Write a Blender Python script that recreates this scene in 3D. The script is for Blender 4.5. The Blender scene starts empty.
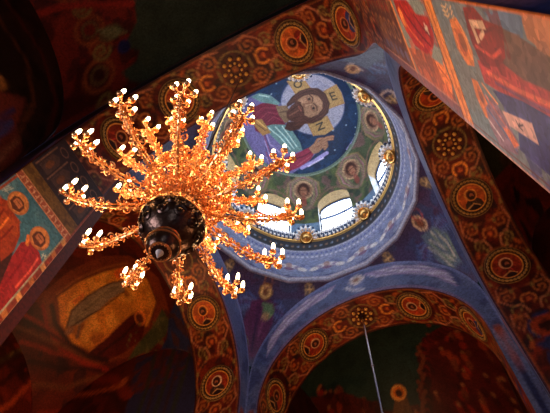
import bpy, math, random
import numpy as np
from mathutils import Vector, Matrix
random.seed(4); RNG = np.random.RandomState(7)
C = bpy.context.scene.collection
SC = bpy.context.scene
PI = math.pi
S = 3.2            # one unit of the plan (half the width of the bay) in metres
CZ = 1.6           # eye height; plan heights are measured from the eye

def U(x, y, z): return (x*S, y*S, z*S + CZ)

# ------------------------------------------------------------------ camera
cam = bpy.data.cameras.new('camera'); cam.sensor_width = 36.0; cam.lens = 36.0*510.15/550.0
cam.clip_start = 0.05; cam.clip_end = 200
co = bpy.data.objects.new('camera', cam); C.objects.link(co)
RT = Vector((0.8957, 0.4438, 0.0274)); DN = Vector((-0.3927, 0.8186, -0.4192)); FW = Vector((-0.2085, 0.3647, 0.9075))
FW.normalize(); RT = (RT - RT.dot(FW)*FW).normalized(); DN = FW.cross(RT)
m = Matrix((( RT.x, -DN.x, -FW.x, 0), (RT.y, -DN.y, -FW.y, 0), (RT.z, -DN.z, -FW.z, 0), (0, 0, 0, 1)))
m.translation = Vector((0.6403*S, -1.6182*S, CZ))
co.matrix_world = m
SC.camera = co

# ------------------------------------------------------------------ world, light, exposure
SC.view_settings.view_transform = 'Standard'; SC.view_settings.look = 'None'
SC.view_settings.gamma = 1.0; SC.view_settings.use_curve_mapping = False
SC.view_settings.exposure = 0.0
w = bpy.data.worlds.new('world'); SC.world = w; w.use_nodes = True
w.node_tree.nodes['Background'].inputs[0].default_value = (0.5, 0.65, 1.0, 1)
w.node_tree.nodes['Background'].inputs[1].default_value = 0.02
PANE = (6.2, (0.84, 0.91, 1.0))            # daylight in the drum windows
CANDLE_W = 15.0                             # light of one outer candle cluster
CANDLE_RGB = (1.0, 0.55, 0.22)
def area(name, loc, to, sx, sy, power, rgb):
    l = bpy.data.lights.new(name, 'AREA'); l.shape = 'RECTANGLE'; l.size = sx; l.size_y = sy
    l.energy = power; l.color = rgb
    o = bpy.data.objects.new(name, l); C.objects.link(o); o.location = loc
    o.rotation_euler = (Vector(to) - Vector(loc)).to_track_quat('-Z', 'Y').to_euler(); return o
# added area lights, daylight for the pier faces
area('west_daylight_fill', U(-.95, -2.3, 0.6), U(0.9, -1.25, 1.3), 1.2, 3.0, 150, (1.0, 0.86, 0.90))
area('east_daylight_fill', U(.95, -2.4, 0.6), U(-0.9, -1.25, 2.0), 1.2, 3.0, 16, (0.88, 0.94, 1.0))
# added warm point lights without fixtures that brighten the side bays, below the frame
def fill_point(name, loc, power):
    l = bpy.data.lights.new(name, 'POINT'); l.energy = power; l.color = (1.0, 0.50, 0.22); l.shadow_soft_size = .3
    o = bpy.data.objects.new(name, l); C.objects.link(o); o.location = loc
fill_point('south_fill_glow', U(0.0, 2.0, 0.75), 720)
fill_point('east_fill_glow', U(2.5, 0.3, 0.7), 420)
fill_point('west_fill_glow', U(-2.0, 0.2, 1.3), 900)

# ------------------------------------------------------------------ helpers
def lin(c):
    c = np.asarray(c, float)/255.0
    return np.where(c <= 0.04045, c/12.92, ((c+0.055)/1.055)**2.4)

def tag(o, label=None, cat=None, group=None, kind=None):
    if label: o['label'] = label
    if cat: o['category'] = cat
    if group: o['group'] = group
    if kind: o['kind'] = kind
    return o

def link(name, me, parent=None):
    o = bpy.data.objects.new(name, me); C.objects.link(o)
    if parent is not None: o.parent = parent
    return o

def empty(name, loc):
    o = bpy.data.objects.new(name, None); C.objects.link(o); o.location = loc
    o.empty_display_size = 0.2; return o

class MB:
    """collects pieces of one mesh"""
    def __init__(s): s.v = []; s.f = []; s.mi = []
    def add(s, vs, fs, mi=0):
        b = len(s.v); s.v += [tuple(p) for p in vs]
        s.f += [tuple(i+b for i in f) for f in fs]; s.mi += [mi]*len(fs); return s
    def box(s, c, h, mi=0, rot=None):
        vs = []
        for i in range(8):
            p = Vector(((1 if i & 1 else -1)*h[0], (1 if i & 2 else -1)*h[1], (1 if i & 4 else -1)*h[2]))
            if rot is not None: p = rot @ p
            vs.append(p + Vector(c))
        return s.add(vs, [(0,2,3,1),(4,5,7,6),(0,1,5,4),(2,6,7,3),(0,4,6,2),(1,3,7,5)], mi)
    def tube(s, pts, r, n=6, mi=0, closed=False):
        pts = [Vector(p) for p in pts]; m_ = len(pts)
        rr = r if hasattr(r, '__len__') else [r]*m_
        vs = []; ref = None
        for i, p in enumerate(pts):
            a = pts[(i-1) % m_] if (closed or i > 0) else p
            b = pts[(i+1) % m_] if (closed or i < m_-1) else p
            t = (b - a)
            t = t.normalized() if t.length > 1e-9 else Vector((0,0,1))
            if ref is None:
                ref = Vector((0,0,1)) if abs(t.z) < .9 else Vector((1,0,0))
            u = ref - ref.dot(t)*t
            u = u.normalized() if u.length > 1e-6 else t.orthogonal().normalized()
            ref = u; w_ = t.cross(u)
            for k in range(n):
                a_ = 2*PI*k/n
                vs.append(p + rr[i]*(math.cos(a_)*u + math.sin(a_)*w_))
        fs = []
        for i in range(m_ if closed else m_-1):
            j = (i+1) % m_
            for k in range(n):
                fs.append((i*n+k, i*n+(k+1) % n, j*n+(k+1) % n, j*n+k))
        if not closed:
            fs.append(tuple(range(n-1, -1, -1))); fs.append(tuple((m_-1)*n+k for k in range(n)))
        return s.add(vs, fs, mi)
    def lathe(s, prof, c=(0,0,0), n=16, mi=0):
        """prof: list of (r, z) from below to the top, capped where r > 0"""
        vs = []; fs = []
        for r, z in prof:
            for k in range(n):
                a = 2*PI*k/n
                vs.append((c[0]+r*math.cos(a), c[1]+r*math.sin(a), c[2]+z))
        for i in range(len(prof)-1):
            for k in range(n):
                fs.append((i*n+k, i*n+(k+1) % n, (i+1)*n+(k+1) % n, (i+1)*n+k))
        fs.append(tuple(range(n-1, -1, -1))); fs.append(tuple((len(prof)-1)*n+k for k in range(n)))
        return s.add(vs, fs, mi)
    def ball(s, c, r, n=8, mi=0, sz=1.0):
        k = max(4, n//2+1)
        return s.lathe([(max(1e-4, r*math.sin(PI*i/k)), -r*sz*math.cos(PI*i/k)) for i in range(k+1)], c, n, mi)
    def build(s, name, mats, parent=None, smooth=True):
        me = bpy.data.meshes.new(name); me.from_pydata(s.v, [], s.f); me.update()
        mats = mats if isinstance(mats, (list, tuple)) else [mats]
        for m_ in mats: me.materials.append(m_)
        me.polygons.foreach_set('material_index', s.mi)
        if smooth:
            me.polygons.foreach_set('use_smooth', [True]*len(me.polygons))
            try: me.set_sharp_from_angle(angle=0.7)
            except Exception: pass
        return link(name, me, parent)

# ------------------------------------------------------------------ materials
def mat(name, rgb, rough=0.5, metal=0.0, noise=0.12, nscale=6.0, emit=None, bump=0.0):
    m_ = bpy.data.materials.new(name); m_.use_nodes = True
    nt = m_.node_tree; b = nt.nodes['Principled BSDF']
    b.inputs['Roughness'].default_value = rough; b.inputs['Metallic'].default_value = metal
    tc = nt.nodes.new('ShaderNodeTexCoord'); nz = nt.nodes.new('ShaderNodeTexNoise')
    nz.inputs['Scale'].default_value = nscale; nz.inputs['Detail'].default_value = 3
    nt.links.new(tc.outputs['Object'], nz.inputs['Vector'])
    mp = nt.nodes.new('ShaderNodeMapRange')
    mp.inputs['To Min'].default_value = 1-noise; mp.inputs['To Max'].default_value = 1+noise
    nt.links.new(nz.outputs['Fac'], mp.inputs['Value'])
    mx = nt.nodes.new('ShaderNodeVectorMath'); mx.operation = 'SCALE'
    mx.inputs[0].default_value = rgb; nt.links.new(mp.outputs['Result'], mx.inputs['Scale'])
    nt.links.new(mx.outputs['Vector'], b.inputs['Base Color'])
    if emit:
        b.inputs['Emission Color'].default_value = (*emit[1], 1); b.inputs['Emission Strength'].default_value = emit[0]
    if bump:
        bp = nt.nodes.new('ShaderNodeBump'); bp.inputs['Strength'].default_value = bump; bp.inputs['Distance'].default_value = 0.01
        nt.links.new(nz.outputs['Fac'], bp.inputs['Height']); nt.links.new(bp.outputs['Normal'], b.inputs['Normal'])
    return m_

def mosaic_mat(name, rough=0.45, cell=26.0):
    """smalti mosaic: the colour of each painted point, broken into small tesserae"""
    m_ = bpy.data.materials.new(name); m_.use_nodes = True
    nt = m_.node_tree; b = nt.nodes['Principled BSDF']
    at = nt.nodes.new('ShaderNodeAttribute'); at.attribute_name = 'Col'
    ge = nt.nodes.new('ShaderNodeNewGeometry')
    vo = nt.nodes.new('ShaderNodeTexVoronoi'); vo.inputs['Scale'].default_value = cell
    nt.links.new(ge.outputs['Position'], vo.inputs['Vector'])
    sp = nt.nodes.new('ShaderNodeSeparateColor'); nt.links.new(vo.outputs['Color'], sp.inputs['Color'])
    mp = nt.nodes.new('ShaderNodeMapRange'); mp.inputs['To Min'].default_value = 0.72; mp.inputs['To Max'].default_value = 1.28
    nt.links.new(sp.outputs['Red'], mp.inputs['Value'])
    mx = nt.nodes.new('ShaderNodeVectorMath'); mx.operation = 'SCALE'
    nt.links.new(at.outputs['Color'], mx.inputs[0]); nt.links.new(mp.outputs['Result'], mx.inputs['Scale'])
    nt.links.new(mx.outputs['Vector'], b.inputs['Base Color'])
    b.inputs['Roughness'].default_value = rough
    b.inputs['Specular IOR Level'].default_value = 0.25
    return m_

M = dict(
    mosaic=mosaic_mat('mosaic'),
    stone=mat('dark_stone', tuple(lin((70, 40, 38))), 0.7),
    floor=mat('floor_marble', tuple(lin((120, 85, 75))), 0.3, noise=.3, nscale=1.2),
    gold=mat('gilding', (0.83, 0.50, 0.16), 0.30, 1.0, noise=.2, nscale=3),
    brass=mat('brass', (0.93, 0.50, 0.23), 0.28, 1.0, noise=.3, nscale=14),
    bronze=mat('dark_bronze', (0.10, 0.065, 0.055), 0.30, 1.0, noise=.5, nscale=22, bump=.6),
    steel=mat('steel', (0.62, 0.60, 0.62), 0.28, 1.0, noise=.1),
    silver=mat('polished_silver', (0.85, 0.84, 0.86), 0.35, 0.4, noise=.05),
    gilt_paint=mat('gilt_tesserae', (0.72, 0.38, 0.08), 0.45, 0.0),
    white=mat('white_stucco', tuple(lin((240, 240, 242))), 0.6, noise=.06),
    candle=mat('candle_sleeve', tuple(lin((240, 225, 200))), 0.5, noise=.03),
    bulb=mat('candle_bulb', (1.0, 0.85, 0.6), 0.4, noise=.02, emit=(9.0, (1.0, 0.80, 0.50))),
    pane=mat('window_pane', (0.8, 0.85, 0.9), 0.4, noise=.02, emit=PANE),
    lead=mat('window_bars', tuple(lin((40, 60, 95))), 0.5, noise=.05),
)
nt = M['pane'].node_tree      # a pane is a little uneven, like old glass against a bright sky

# ------------------------------------------------------------------ the mosaicist: paints colours on the points of a surface
class Paint:
    def __init__(s, u, v, base, aa):
        s.u = u.ravel(); s.v = v.ravel(); s.aa = aa
        s.c = np.tile(lin(base), (s.u.size, 1))
    def _put(s, idx, a, col):
        a = a[:, None]; s.c[idx] = s.c[idx]*(1-a) + lin(col)*a
    def _near(s, x0, x1, y0, y1):
        return np.nonzero((s.u >= x0) & (s.u <= x1) & (s.v >= y0) & (s.v <= y1))[0]
    def poly(s, pts, col, op=1.0):
        P = np.array(pts, float); aa = s.aa
        idx = s._near(P[:,0].min()-aa, P[:,0].max()+aa, P[:,1].min()-aa, P[:,1].max()+aa)
        if idx.size == 0: return s
        x = s.u[idx]; y = s.v[idx]; ins = np.zeros(x.size, bool); d = np.full(x.size, 1e9)
        for i in range(len(P)):
            x0, y0 = P[i-1]; x1, y1 = P[i]
            cond = ((y0 > y) != (y1 > y))
            xi = (x1-x0)*(y-y0)/((y1-y0) if abs(y1-y0) > 1e-12 else 1e-12) + x0
            ins ^= cond & (x < xi)
            L = (x1-x0)**2+(y1-y0)**2+1e-12
            t = np.clip(((x-x0)*(x1-x0)+(y-y0)*(y1-y0))/L, 0, 1)
            d = np.minimum(d, np.hypot(x0+t*(x1-x0)-x, y0+t*(y1-y0)-y))
        sd = np.where(ins, d, -d); s._put(idx, op*np.clip(sd/aa+.5, 0, 1), col); return s
    def ell(s, c, rx, ry, col, rot=0.0, op=1.0):
        R = max(rx, ry)+s.aa
        idx = s._near(c[0]-R, c[0]+R, c[1]-R, c[1]+R)
        if idx.size == 0: return s
        dx = s.u[idx]-c[0]; dy = s.v[idx]-c[1]; cr, sr = math.cos(rot), math.sin(rot)
        a = dx*cr+dy*sr; b = -dx*sr+dy*cr
        q = np.hypot(a/rx, b/ry); s._put(idx, op*np.clip((1-q)*min(rx, ry)/s.aa+.5, 0, 1), col); return s
    def ring(s, c, r, w_, col, a0=None, a1=None, op=1.0):
        n = 40; a0 = 0 if a0 is None else a0; a1 = 2*PI if a1 is None else a1
        if a1-a0 >= 2*PI-1e-6:
            R = r+w_+s.aa; idx = s._near(c[0]-R, c[0]+R, c[1]-R, c[1]+R)
            if idx.size == 0: return s
            q = np.hypot(s.u[idx]-c[0], s.v[idx]-c[1])
            s._put(idx, op*np.clip((w_/2-abs(q-r))/s.aa+.5, 0, 1), col); return s
        return s.line([(c[0]+r*math.cos(a0+(a1-a0)*i/n), c[1]+r*math.sin(a0+(a1-a0)*i/n)) for i in range(n+1)], w_, col, op)
    def line(s, pts, w_, col, op=1.0):
        P = np.array(pts, float); R = w_+s.aa
        idx = s._near(P[:,0].min()-R, P[:,0].max()+R, P[:,1].min()-R, P[:,1].max()+R)
        if idx.size == 0: return s
        x = s.u[idx]; y = s.v[idx]; d = np.full(x.size, 1e9)
        for i in range(len(P)-1):
            x0, y0 = P[i]; x1, y1 = P[i+1]; L = (x1-x0)**2+(y1-y0)**2+1e-12
            t = np.clip(((x-x0)*(x1-x0)+(y-y0)*(y1-y0))/L, 0, 1)
            d = np.minimum(d, np.hypot(x0+t*(x1-x0)-x, y0+t*(y1-y0)-y))
        s._put(idx, op*np.clip((w_/2-d)/s.aa+.5, 0, 1), col); return s
    def spiral(s, c, r, turns, w_, col, a0=0.0, sg=1, op=1.0):
        n = int(18*turns)
        return s.line([(c[0]+r*(1-.85*i/n)*math.cos(a0+sg*2*PI*turns*i/n), c[1]+r*(1-.85*i/n)*math.sin(a0+sg*2*PI*turns*i/n)) for i in range(n+1)], w_, col, op)
    def band(s, key, a, b, col, op=1.0):
        q = s.u if key == 'u' else s.v
        idx = np.nonzero((q > a-s.aa) & (q < b+s.aa))[0]
        if idx.size: s._put(idx, op*np.clip(np.minimum(q[idx]-a, b-q[idx])/s.aa+.5, 0, 1), col)
        return s
    def noise(s, sc, amt, seed=0):
        r = np.random.RandomState(seed); n = 64; g = r.rand(n, n)
        f = 0
        for o, w_ in ((1, .6), (2.3, .4)):
            x = s.u*sc*o+17.3; y = s.v*sc*o+5.7; xi = np.floor(x).astype(int); yi = np.floor(y).astype(int)
            fx = x-xi; fy = y-yi; fx = fx*fx*(3-2*fx); fy = fy*fy*(3-2*fy)
            G = lambda i, j: g[i % n, j % n]
            f = f + w_*((G(xi, yi)*(1-fx)+G(xi+1, yi)*fx)*(1-fy)+(G(xi, yi+1)*(1-fx)+G(xi+1, yi+1)*fx)*fy)
        s.nz = f; s.c *= (1+amt*(f*2-1))[:, None]; return s
    def blotch(s, sc, thr, col, seed=0, region=None, op=1.0):
        keep = s.c.copy(); s.noise(sc, 0.0, seed); s.c = keep
        a = op*np.clip((s.nz-thr)/.06, 0, 1)
        if region is not None: a = a*region
        s._put(np.arange(s.u.size), a, col); return s

def grid_mesh(name, X, col, parent=None, material=None, flip=False, skirt=None, closed_v=False, smooth=True):
    """X (nu, nv, 3) metres; colours per point; skirt = vector field or offset pulling the rim back to give thickness"""
    nu, nv = X.shape[:2]; vs = X.reshape(-1, 3); cs = col
    i, j = np.meshgrid(np.arange(nu-1), np.arange(nv-1), indexing='ij')
    a = i*nv+j; F = np.stack([a, a+1, a+nv+1, a+nv], -1).reshape(-1, 4)
    if flip: F = F[:, ::-1]
    if skirt is not None:
        rim = [k for k in range(nv)] + [k*nv+nv-1 for k in range(1, nu)] + [(nu-1)*nv+k for k in range(nv-2, -1, -1)] + [k*nv for k in range(nu-2, 0, -1)]
        if closed_v: rim = [(nu-1)*nv+k for k in range(nv)]
        rim = np.array(rim); base = len(vs)
        back = vs[rim] + (skirt if not callable(skirt) else skirt(vs[rim]))
        vs = np.concatenate([vs, back]); cs = np.concatenate([cs, cs[rim]*.6])
        n = len(rim); k = np.arange(n if not closed_v else n-1); k2 = (k+1) % n
        F2 = np.stack([rim[k], base+k, base+k2, rim[k2]], -1)
        if flip: F2 = F2[:, ::-1]
        F = np.concatenate([F, F2[:, ::-1] if closed_v else F2])
    me = bpy.data.meshes.new(name)
    me.vertices.add(len(vs)); me.vertices.foreach_set('co', vs.astype(np.float32).ravel())
    me.loops.add(len(F)*4); me.loops.foreach_set('vertex_index', F.astype(np.int32).ravel())
    me.polygons.add(len(F)); me.polygons.foreach_set('loop_start', np.arange(len(F), dtype=np.int32)*4)
    me.update(calc_edges=True)
    at = me.color_attributes.new('Col', 'FLOAT_COLOR', 'POINT')
    at.data.foreach_set('color', np.concatenate([cs, np.ones((len(cs), 1))], 1).astype(np.float32).ravel())
    me.materials.append(material or M['mosaic'])
    if smooth: me.polygons.foreach_set('use_smooth', np.ones(len(F), bool))
    me.validate()
    return link(name, me, parent)

def mesh_colour(o, rgb):
    """one plain mosaic colour all over an object made by MB"""
    me = o.data; at = me.color_attributes.new('Col', 'FLOAT_COLOR', 'POINT')
    c = np.tile(np.append(lin(rgb), 1.0), (len(me.vertices), 1)); at.data.foreach_set('color', c.astype(np.float32).ravel()); return o

def lsp(a, b, n): return np.linspace(a, b, n)
def toU(X, Y, Z): return np.stack([X*S, Y*S, Z*S+CZ], -1)

# ------------------------------------------------------------------ plan of the crossing
RI = 0.899; ZS = 2.877       # soffit of the four great arches
ZO = 3.187                   # centre of the pendentives and of the outer edge of the archivolts
DEP = 0.414                  # depth of the arches
RD = 0.96; ZD = 5.80         # dome
SIDES = {'A': lambda s, d: (s, -1-d), 'C': lambda s, d: (s, 1+d), 'B': lambda s, d: (1+d, s), 'D': lambda s, d: (-1-d, s)}
FLOOR = -CZ/S

RED = (92, 28, 20); DRED = (44, 18, 15); OCH = (178, 104, 52); OLV = (128, 106, 58); PNK = (190, 118, 84); NVY = (34, 44, 92)
BLU = (84, 100, 150); LAV = (150, 150, 200); GRN = (70, 92, 66); AQU = (94, 126, 126); SKIN = (146, 106, 82)

def dm(deg): return math.radians(deg)*RI*S
def paint_soffit(P, seed=0):
    """red ground with gold and olive scrollwork between the roundels; u along the arch, v across, metres"""
    W = DEP*S; vc = .212*S
    P.blotch(1.8, .55, (118, 40, 22), seed, op=.6); P.blotch(2.8, .56, (54, 20, 18), seed+3, op=.85); P.blotch(4.2, .62, (30, 22, 30), seed+5, op=.8)
    P.band('v', 0, .05, (60, 44, 70)); P.band('v', .05, .075, OCH, .6)
    P.band('v', W-.06, W, DRED); P.band('v', W-.085, W-.06, OCH, .4)
    for sg in (-1, 1):
        for k, c in enumerate((14.5, 49, 88, 105)):
            u = sg*dm(c)
            for s2 in (-1, 1):
                P.spiral((u-sg*.22, vc+s2*.36), .20, 1.5, .045, OCH, a0=PI/2*s2, sg=s2*sg, op=.8)
                P.spiral((u+sg*.24, vc+s2*.33), .17, 1.4, .04, OLV, a0=-PI/2*s2, sg=-s2*sg)
                P.line([(u-sg*.5, vc+s2*.52), (u-sg*.2, vc+s2*.58), (u+sg*.05, vc+s2*.40), (u+sg*.12, vc+s2*.2), (u+sg*.35, vc+s2*.12), (u+sg*.5, vc+s2*.3)], .04, PNK, .75)
                P.ell((u+sg*.42, vc+s2*.47), .10, .05, (150, 70, 30), rot=s2*.6)
            P.ell((u, vc), .15, .15, (96, 30, 22)); P.ring((u, vc), .17, .055, (226, 140, 60), .6, 5.3) if k == 0 else P.ring((u, vc), .15, .05, OCH, 0.4, 5.2)
            P.ell((u+sg*.02, vc), .05, .06, (190, 90, 40))
        for c in (31.5, 69):
            u = sg*dm(c)
            P.ring((u, vc), .60, .03, OCH, op=.6)
            for a in range(8):
                P.ell((u+.66*math.cos(a*PI/4+.39), vc+.60*math.sin(a*PI/4+.39)), .06, .04, OLV)
    P.ring((0, vc), .40, .035, OLV); P.ell((0, vc), .34, .34, (66, 24, 17)); P.ring((0, vc), .22, .03, (120, 60, 28)); P.ell((0, vc), .07, .07, (150, 84, 34)); P.noise(1.7, .30, seed+9)
    return P

def ring_mask(P): return P

def arch(side, seed):
    n1, n2, nv = 150, 50, 50
    down = 1.5
    th = lsp(-PI/2, PI/2, n1)
    s = np.concatenate([np.full(n2, -RI), RI*np.sin(th), np.full(n2, RI)])
    z = np.concatenate([lsp(ZS-down, ZS-.02, n2), ZS+RI*np.cos(th), lsp(ZS-.02, ZS-down, n2)])
    u = np.concatenate([-RI*PI/2-lsp(down, .02, n2), RI*th, RI*PI/2+lsp(.02, down, n2)])
    d = lsp(0, DEP, nv)
    Sg, Dg = np.meshgrid(s, d, indexing='ij'); Zg = np.repeat(z[:, None], nv, 1); Ug = np.repeat(u[:, None], nv, 1)
    if side == 'A':   # the east pier of this arch stands a little further back
        k = np.clip((Ug/(RI*PI/2)-.68)/.32, 0, 1); k = k*k*(3-2*k)
        Dg = .095*k + Dg*(1-.095*k/DEP)
    x, y = SIDES[side](Sg, Dg)
    P = Paint(Ug*S, Dg*S, RED, .03); paint_soffit(P, seed)
    low = np.abs(Ug.ravel()) > RI*PI/2+.55
    if side in 'BC':
        for k in range(3):
            for sg in (-1, 1):
                uu = sg*(RI*PI/2+.25+.28*k)*S
                P.ring((uu, .68), .36, .05, NVY); P.ell((uu, .68), .3, .3, (140, 52, 26)); P.ell((uu, .68), .16, .18, DRED)
                P.ell((uu+.45*sg, .68), .14, .4, NVY)
    flip = side in 'AB'
    o = grid_mesh('trim_%d' % ('ABCD'.index(side)+1), toU(x, y, Zg), P.c, flip=flip)
    return tag(o, kind='structure')

def archivolt(side, d, seed, traced=None):
    """the flat face between soffit edge and pendentive, with the pier strips below it"""
    n, nv, n2 = 130, 16, 24
    ps = lsp(-PI/2, PI/2, n); so = []; zo = []
    for a in ps:
        sx, cz = math.sin(a), math.cos(a); b = -(cz*(ZO-ZS)); c = (ZO-ZS)**2-1
        r = -b+math.sqrt(b*b-c)
        if r*cz < (ZO-ZS) and abs(sx) > 1e-6: r = 1/abs(sx)
        so.append(r*sx); zo.append(ZS+r*cz)
    si = RI*np.sin(ps); zi = ZS+RI*np.cos(ps); so = np.clip(np.array(so), -1, 1); zo = np.array(zo)
    dn = lsp(FLOOR, ZS-.03, n2)
    si = np.concatenate([np.full(n2, -RI), si, np.full(n2, RI)]); so = np.concatenate([np.full(n2, -1.), so, np.full(n2, 1.)])
    zi = np.concatenate([dn, zi, dn[::-1]]); zo = np.concatenate([dn, zo, dn[::-1]])
    t = lsp(0, 1, nv)[None]
    s = si[:, None]*(1-t)+so[:, None]*t; z = zi[:, None]*(1-t)+zo[:, None]*t
    dd = np.full_like(s, d)
    if side == 'A' and d == 0:       # chamfer where the east pier stands back
        k = np.clip((np.where(z > ZS, np.arctan2(s, np.maximum(z-ZS, 1e-6)), PI/2*np.sign(s))/(PI/2)-.68)/.32, 0, 1); k = k*k*(3-2*k); dd = .095*k*(1-t)
    if side == 'A' and d > 0: s = s*(1-t)+s*1.25*t
    x, y = SIDES[side](s, dd)
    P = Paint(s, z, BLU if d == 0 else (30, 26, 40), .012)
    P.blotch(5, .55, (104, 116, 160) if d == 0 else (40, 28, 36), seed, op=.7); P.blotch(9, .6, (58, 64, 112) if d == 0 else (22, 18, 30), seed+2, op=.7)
    tt = np.broadcast_to(t, s.shape).ravel()
    ang = np.repeat(np.concatenate([np.full(n2, 9.), np.abs(ps), np.full(n2, 9.)])[:, None], nv, 1).ravel()
    i = np.nonzero((tt < .10) & (ang < 5))[0]; P._put(i, np.full(i.size, .7), (126, 96, 140))
    i = np.nonzero((tt > .93) & (ang < 5))[0]; P._put(i, np.full(i.size, .7), (128, 140, 196))
    if side == 'D': P._put(np.arange(P.u.size), ((P.u < -.5) & (P.v < ZO+.25))*1.0, (74, 26, 16))
    if traced is not None:
        for k in range(7):
            f = k/6.
            for sg in (-1, 1):
                P.line([(sg*(.16+.1*f), 4.06-.11*f), (sg*(.42+.05*f), 4.03-.16*f), (sg*(.66+.06*f), 3.87-.2*f), (sg*(.82+.02*f), 3.66-.22*f)], .020, (206, 204, 226) if k % 2 else (150, 134, 184), .9)
        P.ell((.05, 3.95), .075, .12, (104, 120, 172)); P.ell((.06, 4.03), .05, .05, (196, 186, 170)); P.ring((.06, 4.03), .062, .02, (214, 206, 214)); P.ell((.06, 4.03), .025, .03, (150, 110, 100))
        P.line([(-.05, 3.97), (0.02, 3.88), (.1, 3.86)], .03, (196, 200, 220))
    for k in range(14):     # roundels down the corner strips of the pier
        for sg in ((1,) if side == 'D' else (-1, 1)):
            zc = ZS-.05-.16*k
            P.ell((sg*.95, zc), .042, .055, (150, 66, 40)); P.ring((sg*.95, zc), .04, .014, (116, 120, 160)); P.ell((sg*.95, zc-.08), .02, .03, NVY)
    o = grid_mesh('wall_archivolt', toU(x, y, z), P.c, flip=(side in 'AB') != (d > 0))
    return tag(o, kind='structure')

for k, sd in enumerate('ABCD'):
    arch(sd, 11+k)
    archivolt(sd, 0, 31+k, traced=True if sd == 'C' else None)
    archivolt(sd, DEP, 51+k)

# ---- pendentives: one sphere cut by the four wall planes
PEND_RINGS = ((6.612, 4.03), (7.016, 4.135))
def pendentives():
    n, nv = 90, 44
    for q, nm in enumerate(('BC', 'CD', 'DA', 'AB')):
        ph = lsp(q*PI/2, (q+1)*PI/2, n)
        rmax = 1/np.maximum(np.abs(np.cos(ph)), np.abs(np.sin(ph)))
        t = lsp(0, 1, nv)
        r = rmax[:, None]*(1-t)+1.0*t; z = ZO+np.sqrt(np.maximum(2-r*r, 0))
        x = r*np.cos(ph)[:, None]; y = r*np.sin(ph)[:, None]
        P = Paint(np.repeat(ph[:, None], nv, 1)*1.2, z, (70, 66, 112), .014)
        P.blotch(6, .5, (66, 82, 132), 3+q, op=.8); P.blotch(10, .6, (84, 58, 96), 8+q, op=.6)
        c0 = (q+.5)*PI/2*1.2
        for sg in (-1, 1):      # crosses in small rings below the drum
            cc = (c0+sg*.47, 4.13)
            P.ell(cc, .055, .045, (96, 96, 110)); P.ring(cc, .045, .012, (170, 160, 130))
            P.line([(cc[0]-.03, cc[1]), (cc[0]+.03, cc[1])], .013, (226, 210, 160)); P.line([(cc[0], cc[1]-.03), (cc[0], cc[1]+.03)], .013, (226, 210, 160))
        paint_angel(P, nm, c0)
        # pale edging along both archivolts and at the tip
        edge = np.minimum(np.abs(np.cos(ph)), np.abs(np.sin(ph)))
        o = grid_mesh('wall_pendentive', toU(x, y, z), P.c, flip=True); tag(o, kind='structure')

def paint_angel(P, nm, c0):
    wing = (74, 100, 168)
    for sg in (-1, 1):
        for k in range(5):
            P.line([(c0+sg*.03, 3.98), (c0+sg*(.16+.02*k), 4.03-.05*k), (c0+sg*(.25-.01*k), 3.93-.09*k)], .022, (wing, (104, 126, 190), (86, 70, 130))[k % 3], .8)
    if nm == 'CD':
        P.poly([(2.93,3.976),(2.803,4.033),(2.69,4.0),(2.7,3.841),(2.75,3.645),(2.80,3.46),(2.873,3.45),(2.935,3.646),(2.955,3.807)], (98, 48, 96))
        P.line([(2.85,3.95),(2.84,3.7),(2.83,3.5)], .02, (60, 34, 80)); P.line([(2.78,3.95),(2.8,3.7)], .016, (130, 70, 120))
        P.poly([(2.83,3.99),(2.72,3.99),(2.70,3.92),(2.741,3.851),(2.79,3.898)], (108, 150, 112)); P.ell((2.77, 3.88), .035, .03, (190, 160, 120))
        P.ell((2.82, 4.075), .066, .055, (232, 206, 140)); P.ring((2.82, 4.075), .062, .013, (150, 110, 60)); P.ell((2.82, 4.07), .03, .034, (124, 84, 64)); P.ring((2.815, 4.155), .05, .014, (150, 110, 100))
        P.ell((2.93, 3.62), .05, .03, (90, 150, 120))
    elif nm == 'BC':
        P.poly([(1.0,4.05),(.85,3.99),(.82,3.86),(.90,3.76),(.93,3.62),(1.03,3.66),(1.07,3.82),(1.04,3.95)], (96, 122, 150))
        for k in range(6):
            P.line([(.88+.03*k, 4.0-.01*k), (.85+.035*k, 3.86), (.92+.02*k, 3.7)], .014, (198, 206, 196) if k % 2 else (126, 156, 140))
        P.ell((.90, 4.1), .06, .05, (120, 100, 90)); P.ring((.90, 4.1), .058, .016, (226, 204, 170)); P.ell((.90, 4.095), .03, .032, (130, 80, 60)); P.ring((.84, 4.15), .05, .012, (180, 100, 110))
    else:
        if nm == 'AB':
            for c in PEND_RINGS: P.ring(c, .055, .024, (206, 206, 216), .5, 5.4)
        P.poly([(c0-.1,4.02),(c0+.1,4.02),(c0+.12,3.8),(c0+.04,3.5),(c0-.04,3.5),(c0-.12,3.8)], (92, 110, 150)); P.ell((c0, 4.08), .06, .05, (220, 190, 140)); P.ell((c0, 4.075), .03, .032, (130, 84, 62))
pendentives()

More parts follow.
